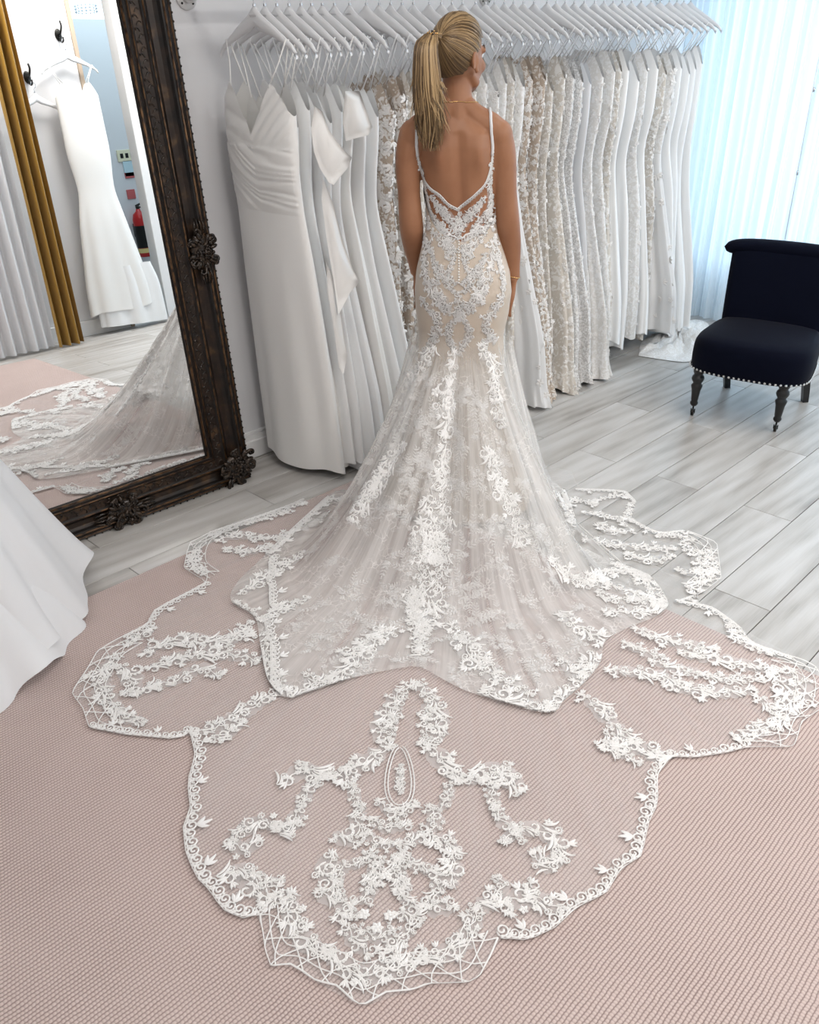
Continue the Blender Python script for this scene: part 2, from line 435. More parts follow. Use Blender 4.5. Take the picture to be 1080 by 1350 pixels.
# end wall with the shop window
we = MB(); we.box((RX1, RY0 - .1, -.06), (RX1 + .1, RY1, .30)); we.box((RX1, RY0 - .1, 2.6), (RX1 + .1, RY1, RZ))
we.box((RX1, RY0 - .1, .3), (RX1 + .1, RY0 + .15, 2.6)); we.box((RX1, RY1 - .1, .3), (RX1 + .1, RY1, 2.6))
struct('wall_right', we, M['wall'], 'white end wall around the shop window')
wf = MB()
for y in (RY0 + .15, .68, 1.8, RY1 - .16): wf.box((RX1 + .02, y, .3), (RX1 + .08, y + .06, 2.6), .005)
for z in (.3, 2.54): wf.box((RX1 + .02, RY0 + .15, z), (RX1 + .08, RY1 - .1, z + .06), .005)
win = struct('window_1', wf, M['window'], 'white shop window frame behind the sheer curtain')
pg, N_, L_, P_ = newmat('window_glass'); P_.inputs['Roughness'].default_value = .02
tp_ = N_.new('ShaderNodeBsdfTransparent'); mx_ = N_.new('ShaderNodeMixShader'); mx_.inputs[0].default_value = .06
L_.new(tp_.outputs[0], mx_.inputs[1]); L_.new(P_.outputs[0], mx_.inputs[2]); L_.new(mx_.outputs[0], N_['Material Output'].inputs[0])
for ya, yb in ((RY0 + .21, .68), (.74, 1.8), (1.86, RY1 - .16)): MB().box((RX1 + .045, ya, .36), (RX1 + .051, yb, 2.54)).build('pane', pg, win, False)

# rug
RUGX, RUGY, RUGZ = 2.31, 2.475, .010
rg = MB().box((-1.0, -.55, 0), (RUGX, RUGY, RUGZ), .003).build('rug', M['rug'], None, False)
tag(rg, 'large dusty pink loop-weave rug lying on the grey planks', 'rug')


def ground(x, y):
    f = lambda v: np.clip(v / .03 + .5, 0, 1)
    return RUGZ * f(RUGX + .01 - x) * f(RUGY + .01 - y)


# ------------------------------------------------------------------ ceiling lamps (the room's own light)
for i, (x, y) in enumerate(LAMPS):
    r = empty('ceiling_lamp', (x, y, RZ))
    MB().lathe([(.0, 0), (.16, 0), (.165, -.012), (.15, -.03), (.14, -.03)], 24, (x, y, RZ)).build('rim', M['trim'], r)
    em, N_, L_, P_ = (newmat('lamp_diffuser') if i == 0 else (None,) * 4)
    if i == 0:
        P_.inputs['Emission Color'].default_value = (1, .96, .9, 1); P_.inputs['Emission Strength'].default_value = 3
        LM = em
    MB().lathe([(.0, -.026), (.14, -.026)], 24, (x, y, RZ)).build('diffuser', LM, r)
    tag(r, 'round white ceiling lamp', 'lamp', 'ceiling lamps above the fitting area')
    ld = bpy.data.lights.new('lamp_light', 'AREA'); ld.shape = 'DISK'; ld.size = .5; ld.energy = LAMP_POWER * (.5 if y > 1 else .62 if x < 1.5 else 1.0 if x < 3 else 1.3); ld.color = (1, .965, .925)
    o = bpy.data.objects.new('lamp_light', ld); COL.objects.link(o); o.location = (x, y, RZ - .06)

# ------------------------------------------------------------------ sheer curtain
nc, nz_ = 900, 6
Vc = []; uvc = []
for j in range(nz_):
    z = .02 + (RZ - .04) * j / (nz_ - 1)
    for i in range(nc):
        y = RY0 + .12 + (RY1 - RY0 - .16) * i / (nc - 1)
        a = y * 2 * PI / .085
        Vc.append((5.57 + .022 * sin(a + 1.3 * sin(y * 9)) + .012 * sin(a * 2.3 + y * 5) + .006 * sin(z * 2 + y * 30), y + .010 * sin(a * .7 + z * .8), z))
        uvc.append((y, z))
cr = empty('sheer_curtain', (5.57, 1, 0))
mk('curtain_panel', Vc, grid_faces(nc, nz_), M['curtain'], cr, True, uvc)
MB().tube([(5.57, RY0 + .05, RZ - .03), (5.57, RY1 - .02, RZ - .03)], .012, 10).build('curtain_rod', M['trim'], cr)
tag(cr, 'pale blue white pleated sheer curtain across the shop window', 'curtain')
for (y, z0, z1, zb) in ((2.09, .6, 2.5, (1.42, .98)),):
    r = empty('cord', (5.51, y, z0))
    MB().tube([(5.51, y, z1), (5.505, y + .01, 1.5), (5.51, y, z0)], .0025, 6).build('string', M['hanger'], r)
    for zz in zb: MB().tube([(5.51, y + .004, zz - .012), (5.51, y + .004, zz + .012)], .007, 8).build('toggle', M['chrome'], r)
    tag(r, 'thin white pull cord with small toggles in front of the sheer curtain', 'cord')

# ------------------------------------------------------------------ lace drawing: raised threads, leaves, flowers laid on a surface
class Lace:
    def __init__(s, bvh=None, eps=.0015, rel=.0018, seed=1):
        s.V = []; s.F = []; s.GV = []; s.GF = []; s.bvh = bvh; s.k = 1.12; s.eps = eps; s.rel = rel; s.r = random.Random(seed)

    def put(s, fr, a, b, h):
        P, T, B, N = fr
        x = P + T * a + B * b
        if s.bvh is not None:
            loc, n, i, d = s.bvh.find_nearest(x)
            if loc is not None:
                if n.dot(N) < 0: n = -n
                x = loc + n * (s.eps + h)
            s.V.append(x[:])
        else:
            x = x + N * (s.eps + h); s.V.append(x[:])

    def strand(s, fr, pts, w0, w1=None, k=1.0):
        if w1 is None: w1 = w0
        n = len(pts); b = len(s.V)
        for i in range(n):
            p = pts[max(i - 1, 0)]; q = pts[min(i + 1, n - 1)]
            dx, dy = q[0] - p[0], q[1] - p[1]; l = math.hypot(dx, dy) + 1e-9
            w = (w0 + (w1 - w0) * i / (n - 1)) * .5
            nx, ny = -dy / l * w, dx / l * w
            x, y = pts[i]
            s.put(fr, x + nx, y + ny, 0); s.put(fr, x, y, s.rel * k); s.put(fr, x - nx, y - ny, 0)
        for i in range(n - 1):
            o = b + 3 * i
            s.F += [(o, o + 1, o + 4, o + 3), (o + 1, o + 2, o + 5, o + 4)]

    def leaf(s, fr, x, y, ang, L, w, n=4, bend=0.0):
        b = len(s.V); px, py, a = x, y, ang
        for i in range(n + 1):
            t = i / n; ww = w * .5 * (sin(PI * min(1, t * .93 + .05)) ** .8)
            nx, ny = -sin(a) * ww, cos(a) * ww
            s.put(fr, px + nx, py + ny, 0); s.put(fr, px, py, s.rel * 1.3); s.put(fr, px - nx, py - ny, 0)
            a += bend / n; px += cos(a) * L / n; py += sin(a) * L / n
        for i in range(n):
            o = b + 3 * i
            s.F += [(o, o + 1, o + 4, o + 3), (o + 1, o + 2, o + 5, o + 4)]

    def curl(s, fr, x, y, ang, L, hand, w, n=11, turn=4.6):
        pts = []; px, py = x, y
        for i in range(n):
            t = i / (n - 1); a = ang + hand * (.35 * t + turn * t ** 2.1)
            pts.append((px, py)); st = L / n * (1.25 - .7 * t); px += cos(a) * st; py += sin(a) * st
        s.strand(fr, pts, w, w * .75); return pts

    def flower(s, fr, x, y, r, n=5):
        a0 = s.r.random() * 6
        for i in range(n):
            a = a0 + 2 * PI * i / n
            s.leaf(fr, x + cos(a) * r * .18, y + sin(a) * r * .18, a, r * .85, r * .72, 3)
        b = len(s.V); s.put(fr, x, y, s.rel * 2.2)
        for i in range(6): s.put(fr, x + cos(i * PI / 3) * r * .26, y + sin(i * PI / 3) * r * .26, s.rel * .8)
        s.F += [(b, b + 1 + i, b + 1 + (i + 1) % 6) for i in range(6)]

    def volute(s, fr, cx, cy, r0, a0, hand, w, feathers=8, turns=1.35):
        pts = []; n = 17
        for i in range(n):
            t = i / (n - 1); r = r0 * (1 - .80 * t ** .9); a = a0 + hand * t * 2 * PI * turns
            pts.append((cx + r * cos(a), cy + r * sin(a)))
        s.strand(fr, pts, w * .8, w * .95, 1.2)
        for i in range(feathers):
            a = a0 + hand * i / (n - 1) * 2 * PI * turns
            s.leaf(fr, *pts[i], a + hand * .75, r0 * (.62 - .03 * i), r0 * .30, 3, hand * .5)
        s.leaf(fr, *pts[0], a0 - hand * 1.9, r0 * .9, r0 * .30, 3, -hand * .6)
        return pts

    def sprig(s, fr, x, y, ang, L, w=.002, pairs=4):
        n = 6; pts = [(x + cos(ang) * L * i / n, y + sin(ang) * L * i / n) for i in range(n + 1)]
        s.strand(fr, pts, w)
        for i in range(1, pairs + 1):
            t = i / (pairs + .6); px, py = x + cos(ang) * L * t, y + sin(ang) * L * t; l = L * .34 * (1.15 - .6 * t)
            s.leaf(fr, px, py, ang + .8, l, l * .45, 3); s.leaf(fr, px, py, ang - .8, l, l * .45, 3)
        s.leaf(fr, x + cos(ang) * L, y + sin(ang) * L, ang, L * .22, L * .09, 3)

    def frames(s, pts, n, flip=1):
        C = spline(pts, n); out = []
        for i in range(n):
            P = Vector(C[i]); T = Vector(C[min(i + 1, n - 1)] - C[max(i - 1, 0)]); T.normalize()
            N = Vector((0, 0, 1))
            if s.bvh is not None:
                loc, nn, k, d = s.bvh.find_nearest(P)
                if loc is not None:
                    N = nn.copy()
                    if N.dot(Vector(CAMP) - P) < 0: N = -N
                    P = loc
            T = (T - N * T.dot(N)).normalized(); B = N.cross(T) * flip
            out.append((P, T, B, N))
        return out

    def band(s, pts, width, taper=True, dens=1.0):
        width = width * s.k
        L = np.linalg.norm(np.diff(np.asarray(pts), axis=0), axis=1).sum()
        n = max(2, int(L / (width * .44) * dens) + 1); fs = s.frames(pts, n)
        for i, fr in enumerate(fs):
            t = i / max(1, n - 1); side = 1 if i % 2 else -1
            W = width * (1 - .22 * abs(2 * t - 1) if taper else 1) * s.r.uniform(.72, 1.28); y0 = s.r.uniform(-.16, .16) * W
            s.volute(fr, 0, y0 + side * W * .17, W * s.r.uniform(.17, .29), -side * PI * .5 + s.r.uniform(-.6, .6), side, max(.0032, W * .075), s.r.randint(5, 9), s.r.uniform(.7, 1.45))
            if s.r.random() < .6:
                for k in (0, 1): s.leaf(fr, -W * .3, y0 - side * W * (.02 + .08 * k), side * (.1 - .35 * k), W * s.r.uniform(.5, .75), W * .105, 5, -side * s.r.uniform(.5, 1.3))
            s.volute(fr, W * .16, y0 - side * W * .22, W * .13, side * PI * .5 + s.r.uniform(-.8, .8), -side, max(.0028, W * .05), 5)
            if s.r.random() < .5: s.flower(fr, -W * .22, y0 - side * W * .26, W * .14, s.r.choice((5, 6)))
            if s.r.random() < .45:
                for k in (-1, 0, 1): s.leaf(fr, W * .1, y0 + side * W * .30, side * 1.3 + k * .5, W * .28, W * .10, 3)
            if i in (0, n - 1):
                for k in (-1, 0, 1): s.leaf(fr, 0, 0, (PI if i == 0 else 0) + k * .5, W * .38, W * .11, 3)
        fs = s.frames(pts, max(8, int(L / .012)))
        s.polyline(None, max(.003, width * .045), fs=fs, lat=lambda t: width * .10 * sin(t * L / width * 7))
        m = max(8, n * 3); fg = s.frames(pts, m); w_ = [width * .5 * (.22 + .5 * math.sqrt(max(0, sin(PI * (i + .5) / m))) + .20 * s.r.uniform(-1, 1)) for i in range(m)]
        b = len(s.GV)
        for i, fr in enumerate(fg):
            keep = s.V; s.V = s.GV; e = s.eps; s.eps = e * .5
            s.put(fr, 0, w_[i], 0); s.put(fr, 0, 0, 0); s.put(fr, 0, -w_[i], 0); s.V = keep; s.eps = e
        for i in range(m - 1):
            o = b + 3 * i; s.GF += [(o, o + 1, o + 4, o + 3), (o + 1, o + 2, o + 5, o + 4)]

    def polyline(s, P, w, lat=None, fs=None, n=None, pts=None):
        if fs is None: fs = s.frames(pts, n)
        b = len(s.V); m = len(fs)
        for i, fr in enumerate(fs):
            l = lat(i / (m - 1)) if lat else 0
            s.put(fr, 0, l + w / 2, 0); s.put(fr, 0, l, s.rel); s.put(fr, 0, l - w / 2, 0)
        for i in range(m - 1):
            o = b + 3 * i; s.F += [(o, o + 1, o + 4, o + 3), (o + 1, o + 2, o + 5, o + 4)]

    def border(s, pts, flip, size=.034, sprigs=5):
        L = np.linalg.norm(np.diff(np.asarray(pts), axis=0), axis=1).sum()
        fs = s.frames(pts, max(8, int(L / .012)), flip)
        s.polyline(None, .0035, fs=fs); s.polyline(None, .0022, lat=lambda t: .0055, fs=fs)
        n = max(2, int(L / (size * .74))); fs = s.frames(pts, n, flip)
        for i, fr in enumerate(fs):
            z = size * s.r.uniform(.85, 1.15)
            s.volute(fr, 0, z * .46, z * .40, -PI * .5, 1, z * .13, 4)
            s.leaf(fr, z * .3, z * .05, .6, z * .5, z * .2, 3, .5)
            if i % sprigs == sprigs // 2:
                for a, l in ((1.2, .8), (1.75, .95), (2.3, .7)): s.leaf(fr, 0, z * .75, a, z * l, z * .27, 4, .3)

    def net(s, outer, centre, frac=.2, lines=4, step=3):
        """openwork of crossing arcs inside a scalloped edge"""
        O = np.asarray(outer); C = np.asarray(centre, float)
        def ring(f): return O + (C - O) * f
        for q in range(lines):
            f = frac * q / (lines - 1); R_ = ring(f)
            if q:
                for _ in range(q * 2): R_[1:-1] = .5 * R_[1:-1] + .25 * (R_[:-2] + R_[2:])
            s.polyline(None, .0042 if q == 0 else .0030, pts=R_, n=len(R_))
        m = len(O)
        for i in range(0, m - step - 1, step):
            for (a, b) in ((i, i + step + 1), (i + step + 1, i)):
                p, q = O[a], ring(frac)[b]
                s.polyline(None, .0030, pts=np.array([p, ring(frac * .38)[(2 * a + b) // 3], q]), n=9)

    def build(s, name, m, parent, ground=None):
        if s.GV: mk(name + '_ground', s.GV, s.GF, M['laceground'], parent)['kind'] = 'stuff'
        return mk(name, [tuple(v) for v in s.V], s.F, m, parent)


def bvh_of(parts):
    V = []; Fc = []
    for v, f in parts:
        b = len(V); V += [tuple(p) for p in v]; Fc += [tuple(i + b for i in q) for q in f]
    return BVHTree.FromPolygons(V, Fc)


# ------------------------------------------------------------------ the bride: body
BC = np.array([2.44, 2.08, 0.0])                    # where she stands


def bw(lat, dep, z): return BC + RT * lat + F0 * dep + ZZ * z


def wp(px, py, dep=0.0):                             # a photo point in her plane -> lat, dep, z
    q = onplane(px, py, BC + F0 * dep, F0); return np.array([(q - BC) @ RT, dep, q[2]])


RINGS = np.array([  # z, centre lat, centre dep, half width, depth back, depth front
    (.70, .022, -.005, .150, .115, .10), (.78, .023, -.008, .163, .128, .105), (.86, .024, -.010, .168, .136, .110),
    (.93, .022, -.008, .160, .128, .108), (1.00, .018, -.002, .140, .106, .10), (1.06, .014, .004, .122, .090, .095),
    (1.11, .012, .008, .114, .082, .095), (1.17, .008, .010, .118, .084, .10), (1.24, .000, .010, .126, .092, .115),
    (1.30, -.006, .008, .133, .096, .12), (1.35, -.010, .004, .138, .094, .105), (1.39, -.012, .0, .128, .082, .08),
    (1.42, -.012, .0, .098, .066, .06), (1.445, -.010, .004, .062, .052, .05), (1.465, -.008, .006, .045, .045, .045)])


def torso(z, a):
    """surface point at height z and angle a (0 = her right, pi/2 = front, 3pi/2 = back)"""
    r = [np.interp(z, RINGS[:, 0], RINGS[:, k]) for k in range(1, 6)]
    c, s_ = cos(a), sin(a); e = 2 / 2.3
    x = math.copysign(abs(c) ** e, c) * r[2]; y = math.copysign(abs(s_) ** e, s_) * (r[4] if s_ > 0 else r[3])
    if s_ < 0 and z > 1.08:                          # spine hollow and shoulder blades
        y += .013 * math.exp(-(x / .020) ** 2) * min(1, (z - 1.08) / .08) * (1 if z < 1.4 else .3)
        y -= .016 * math.exp(-((abs(x) - .072) / .026) ** 2 - ((z - 1.315) / .06) ** 2)
    return np.array([r[0] + x, r[1] + y, z])


BODY = MB()
zs = np.linspace(.70, 1.465, 60); nt = 72
Vt = [torso(z, 2 * PI * i / nt) for z in zs for i in range(nt)]
Ft = grid_faces(nt, len(zs), True) + [tuple(range(nt - 1, -1, -1)), tuple(range(nt * (len(zs) - 1), nt * len(zs)))]
BODY.add(Vt, Ft)
# neck and trapezius
BODY.tube(spline([(-.010, -.004, 1.38), (-.010, .000, 1.46), (-.014, .012, 1.53), (-.018, .02, 1.60)], 10), [.066, .060, .054, .051, .049, .048, .048, .048, .05, .05], 20)
for sx_, x1 in ((1, .118), (-1, -.150)):
    BODY.tube(spline([(-.010 + sx_ * .020, -.012, 1.475), (-.010 + sx_ * .065, -.012, 1.432), (x1, -.006, 1.396)], 8), [.034, .036, .039, .042, .045, .047, .047, .044], 14)
# head, turned to her right
HA = math.radians(45)
hf = np.array([sin(HA), cos(HA), 0]); hr = np.array([cos(HA), -sin(HA), 0])       # facing, her right side of the head
HC = np.array([-.010, .016, 1.625])


def hp(r_, f_, u_): return HC + hr * r_ + hf * f_ + ZZ * u_


HM = np.array([hr, hf, ZZ]).T
BODY.ball(hp(0, -.010, .012), (.073, .090, .096), 28, 20, HM)
BODY.ball(hp(0, .028, -.035), (.060, .062, .078), 24, 16, HM)                      # face
BODY.ball(hp(0, .055, -.092), (.030, .030, .024), 16, 12, HM)                      # chin
BODY.tube([hp(.050, .004, -.058), hp(.042, .034, -.084), hp(.0, .066, -.100), hp(-.042, .034, -.084), hp(-.050, .004, -.058)], [.013, .018, .020, .018, .013], 12)
BODY.tube([hp(0, .088, -.005), hp(0, .100, -.025), hp(0, .108, -.042), hp(0, .094, -.050)], [.008, .010, .013, .009], 10)   # nose
for s_ in (-1, 1):
    BODY.ball(hp(s_ * .036, .062, -.038), (.022, .022, .022), 14, 10, HM)           # cheek
    BODY.ball(hp(s_ * .012, .093, -.047), .009, 10, 8)
    BODY.tube([hp(s_ * .012, .088, .010), hp(s_ * .034, .080, .014), hp(s_ * .055, .060, .006)], [.008, .010, .008], 8)  # brow ridge
    e0 = hp(s_ * .073, -.004, -.022)                                               # ear
    tE = np.linspace(-.35 * PI, 1.35 * PI, 12)
    BODY.tube([e0 + hf * (-.014 * cos(t) * 1.0 - .006) + ZZ * (.026 * sin(t)) + hr * s_ * (.006 + .006 * max(0, -(-.014 * cos(t)) / .014)) for t in tE], .0050, 8)
    BODY.ball(e0 + hf * -.006 + hr * s_ * .002, (.006, .013, .024), 12, 10, HM)
    BODY.ball(hp(s_ * .076, .004, -.050), .008, 10, 8)
# arms


def arm(pts, rad): BODY.tube(spline(pts, 22), np.interp(np.linspace(0, 1, 22), np.linspace(0, 1, len(rad)), rad), 20)


aR = [(.128, -.004, 1.392), (.150, -.006, 1.30), (.162, -.010, 1.20), (.176, -.012, 1.09), (.194, -.002, 1.00), (.208, .002, .895)]
aL = [(-.160, -.004, 1.392), (-.176, -.004, 1.30), (-.174, -.006, 1.20), (-.166, -.008, 1.09), (-.158, .035, 1.00), (-.145, .085, .90)]
for A_ in (aR, aL):
    A_[0] = tuple(A_[0]); arm(A_, [.046, .047, .044, .041, .039, .041, .043, .040, .034, .027, .0235])
BODY.ball((.128, -.006, 1.380), (.050, .050, .052), 20, 14); BODY.ball((-.158, -.006, 1.380), (.050, .050, .052), 20, 14)


def hand(w, d, side_, palm):
    """w wrist point, d direction of the fingers, side_ across the palm (towards the thumb), palm normal"""
    w, d, side_ = (np.asarray(v, float) for v in (w, d, side_)); d = d / np.linalg.norm(d)
    side_ = side_ - d * (side_ @ d); side_ /= np.linalg.norm(side_); nrm = np.cross(d, side_) * palm
    BODY.tube([w - d * .02, w + d * .015, w + d * .05, w + d * .085], [.024, .027, .036, .036], 16, True, (np.cross(d, side_), .42))
    for k, (o, L, b) in enumerate(((.029, .070, .10), (.010, .078, .06), (-.010, .072, .10), (-.028, .056, .18))):
        b0 = w + d * .075 + side_ * o; p = [b0]; dd = d + side_ * (o * .35)
        for q, f in enumerate((.42, .32, .26)):
            dd = dd / np.linalg.norm(dd); p.append(p[-1] + dd * L * f); dd = dd + nrm * b * (1 + q)
        BODY.tube([b0 - d * .02] + p, [.0095, .0092, .0085, .0078, .0062], 10); BODY.ball(p[-1], .0062, 8, 6)
    t0 = w + d * .025 + side_ * .022
    p = [t0, t0 + d * .022 + side_ * .014 + nrm * .006, t0 + d * .050 + side_ * .018 + nrm * .010, t0 + d * .070 + side_ * .014 + nrm * .012]
    BODY.tube(p, [.014, .0125, .0105, .0075], 10); BODY.ball(p[-1], .0075, 8, 6)


hand(aR[-1], (-.20, -.06, -1.0), (-.25, 1.0, .1), 1)
hand(aL[-1], (.10, .25, -1.0), (.35, 1.0, .2), -1)
# legs and feet (under the gown)
for s_ in (-1, 1):
    BODY.tube(spline([(.022 + s_ * .075, -.005, .76), (.02 + s_ * .07, .0, .60), (.015 + s_ * .06, .005, .46), (.012 + s_ * .058, -.012, .30), (.01 + s_ * .055, .0, .09)], 16),
              np.interp(np.linspace(0, 1, 16), (0, .3, .46, .6, .75, 1), (.085, .072, .055, .056, .045, .033)), 16)
    BODY.tube([(.01 + s_ * .055, -.02, .05), (.01 + s_ * .058, .06, .04), (.01 + s_ * .062, .15, .022)], [.034, .038, .024], 12)
BV = np.array(BODY.V); BV = BC + BV[:, :1] * RT + BV[:, 1:2] * F0 + BV[:, 2:3] * ZZ
tmp = mk('body_source', BV, BODY.F, None)
rm = tmp.modifiers.new('r', 'REMESH'); rm.mode = 'VOXEL'; rm.voxel_size = .0046; rm.use_smooth_shade = True
sm = tmp.modifiers.new('s', 'SMOOTH'); sm.factor = .5; sm.iterations = 5
dg = bpy.context.evaluated_depsgraph_get(); dg.update()
ev = tmp.evaluated_get(dg).to_mesh()
bV = np.empty(len(ev.vertices) * 3); ev.vertices.foreach_get('co', bV); bV = bV.reshape(-1, 3)
bF = [tuple(p.vertices) for p in ev.polygons]
tmp.evaluated_get(dg).to_mesh_clear(); bpy.data.objects.remove(tmp); del OFF['body_source']
bride = empty('person', tuple(BC))
tag(bride, 'woman seen from behind in a lace wedding gown with a long train, blonde ponytail', 'person')
body = mk('body', bV, bF, M['skin'], bride)
BVH_BODY = BVHTree.FromPolygons([tuple(v) for v in bV], bF)


def L2W(p): return BC + RT * p[0] + F0 * p[1] + ZZ * p[2]


for s_ in (-1, 1):
    e = MB().ball(L2W(hp(s_ * .032, .068, -.004)), .0120, 14, 10).build('eye', M['eye'], bride)
    MB().ball(L2W(hp(s_ * .0322, .0755, -.004)), .0054, 10, 8).build('iris', M['iris'], e)
    MB().tube([L2W(hp(s_ * .020, .082, .000)), L2W(hp(s_ * .034, .082, .006)), L2W(hp(s_ * .046, .073, .003)), L2W(hp(s_ * .050, .074, .004))], [.0006, .0010, .0009, .0004], 6).build('eyelash', M['iris'], e)
    MB().tube([L2W(hp(s_ * .016, .090, .020)), L2W(hp(s_ * .036, .083, .024)), L2W(hp(s_ * .054, .066, .016))], [.001, .0018, .0008], 6).build('eyebrow', M['hair'], bride)
MB().tube([L2W(hp(-.022, .078, -.072)), L2W(hp(-.008, .092, -.069)), L2W(hp(0, .093, -.071)), L2W(hp(.008, .092, -.069)), L2W(hp(.022, .078, -.072))], [.002, .006, .0055, .006, .002], 8).build('mouth', M['lip'], bride)
ck = [L2W((-.010 + .063 * cos(t), .004 + .058 * sin(t), 1.470 + .018 * sin(t) * -1)) for t in np.linspace(0, 2 * PI, 40)]
nk = []
for p in ck:
    l, n, i, d = BVH_BODY.find_nearest(Vector(p)); nk.append(np.array(l + n * .0015))
MB().tube(nk, .0012, 6).build('necklace', M['gold'], bride)
wr = np.array(aR[-1]) + np.array([-.002, 0, .012]); bk = []
for t in np.linspace(0, 2 * PI, 28):
    l, n, i, d = BVH_BODY.find_nearest(Vector(L2W(wr + np.array([.03 * cos(t), .03 * sin(t), -.006 * cos(t)])))); bk.append(np.array(l + n * .0016))
MB().tube(bk, .0017, 6).build('bracelet', M['gold'], bride)

# ------------------------------------------------------------------ hair
class Hair:
    def __init__(s): s.V = []; s.F = []; s.uv = []

    def lock(s, P, w, tone, out, wid=None):
        P = np.asarray(P); m = len(P); b = len(s.V)
        T = np.gradient(P, axis=0); T /= np.linalg.norm(T, axis=1)[:, None] + 1e-9
        for i in range(m):
            o = out(P[i]); o = o / (np.linalg.norm(o) + 1e-9)
            S = np.cross(T[i], o); S /= np.linalg.norm(S) + 1e-9; o = np.cross(S, T[i])
            t = i / (m - 1); k = w * (wid(t) if wid else 1)
            s.V += [P[i] + S * k, P[i] + o * k * .55, P[i] - S * k]; s.uv += [(tone, t)] * 3
        for i in range(m - 1):
            o = b + 3 * i; s.F += [(o, o + 1, o + 4, o + 3), (o + 1, o + 2, o + 5, o + 4)]


hr_ = random.Random(21); HH = Hair()
TIE = np.array([*wp(569, 43, -.085)])
SK = hp(0, -.008, .010)


def skull(dirv, lift=0.0):                           # point on the hair surface in a direction from the skull centre (head axes)
    d = np.asarray(dirv) / np.linalg.norm(dirv)
    q = np.array([.079, .095, .105]) + lift
    k = 1 / math.sqrt(((d / q) ** 2).sum())
    return SK + hr * d[0] * k + hf * d[1] * k + ZZ * d[2] * k


def todir(P):
    v = P - SK; return np.array([v @ hr, v @ hf, v @ ZZ])


dT = todir(TIE); dT /= np.linalg.norm(dT)
# cap under the locks
cap = MB(); Vd = []; nu_, nv_ = 40, 22
for j in range(nv_):
    for i in range(nu_):
        a = 2 * PI * i / nu_; t = (j / (nv_ - 1)) * 1.0
        hl = np.array([cos(a), sin(a), 0])             # hairline height by direction: high on the brow, low at the nape
        f = hl[1]; low = .42 if f > .45 else (-.05 if f > .05 else (-.55 if f > -.4 else -.78))
        el = PI / 2 - t * (PI / 2 - math.asin(low)); Vd.append(skull((cos(el) * hl[0], cos(el) * hl[1], sin(el)), -.004))
cV = [L2W(v) for v in Vd]
cu = [(.10 + .12 * hr_.random(), 0)] * len(cV)
# combed locks from the hairline to the tie
for k in range(1250):
    a = hr_.random() * 2 * PI; hl = np.array([cos(a), sin(a)]); f = hl[1]
    low = .40 if f > .5 else np.interp(f, (-1, -.35, .0, .3, .5), (-.80, -.66, -.22, .05, .36))
    st = np.array([hl[0] * math.sqrt(1 - low * low), hl[1] * math.sqrt(1 - low * low), low + hr_.uniform(0, .9) * (k % 3 == 0)])
    st /= np.linalg.norm(st); n = 12; P = []
    bulge = hr_.uniform(-.001, .006)
    for i in range(n):
        t = i / (n - 1); d = st * (1 - t) + dT * t
        d = d + np.array([0, 0, .22 * sin(PI * t)]) * max(0, min(1, st[2] + .35))
        P.append(skull(d, bulge * sin(PI * t)))
    P[-1] = TIE + (P[-1] - TIE) * .3
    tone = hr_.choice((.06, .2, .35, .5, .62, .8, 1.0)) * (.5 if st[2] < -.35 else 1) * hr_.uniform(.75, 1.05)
    HH.lock([L2W(p) for p in P], hr_.uniform(.0012, .0032), tone, lambda p: p - L2W(SK), lambda t: .35 + .65 * sin(PI * (t * .8 + .1)))
# ponytail
cen = np.array([TIE, wp(562, 62, -.125), wp(563, 100, -.135), wp(565, 140, -.130), wp(566, 170, -.120), wp(569, 203, -.108)])
for k in range(680):
    u = hr_.random() * 2 * PI; q = math.sqrt(hr_.random()); L_ = hr_.uniform(.55, 1.0); ph = hr_.random() * 6
    m = 16; C = spline(cen, 40); P = []
    for i in range(m):
        t = i / (m - 1) * L_; c = C[int(t * 39)]
        g = np.interp(t, (0, .12, .45, .8, 1), (.010, .030, .040, .039, .024))
        cw = .013 * t * t * sin(ph + t * 8)
        off = np.array([cos(u) * g * q * 1.12 + cw, sin(u) * g * q * .55 - .008 * t * sin(ph), 0])
        P.append(c + off)
    if q > .8 and hr_.random() < .35:                # curled ends
        for i in range(1, 5): P[-i] = P[-i] + np.array([(.022 if cos(u) > 0 else -.012) * (5 - i) / 4, -.006, .006 * (5 - i)])
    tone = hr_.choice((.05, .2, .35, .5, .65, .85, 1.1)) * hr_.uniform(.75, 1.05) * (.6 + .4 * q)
    HH.lock([L2W(p) for p in P], hr_.uniform(.0012, .0034), tone, lambda p: -F0 + .3 * RT * cos(u) + .01 * ZZ, lambda t: .15 + .9 * sin(PI * min(1, t * .82 + .14)))
b = len(HH.V); HH.V += cV; HH.uv += cu; HH.F += grid_faces(nu_, nv_, True, b)
hair = mk('hair', HH.V, HH.F, M['hair'], bride, True, HH.uv)
hair['label'] = 'blonde hair gathered into a high ponytail'
ht = MB()
for k in range(3): ht.tube([L2W(TIE + np.array([.0, 0, 0]) + np.array([.004 + .006 * cos(t) * .5, .009 * sin(t) - .006, -.008 - .009 * cos(t) + .002 * k])) for t in np.linspace(0, 2 * PI, 20)], .003, 6)
ht.build('hair_tie', M['iris'], hair)
cl = MB()
for k in range(7): cl.ball(L2W(TIE + np.array([-.012 + .005 * k, -.016, .004 * sin(k * 2)])), .0028, 6, 5)
cl.build('hair_clip', M['gold'], hair)

# ------------------------------------------------------------------ the gown
def fpts(L): return np.array([onz(x, y) for x, y in L])


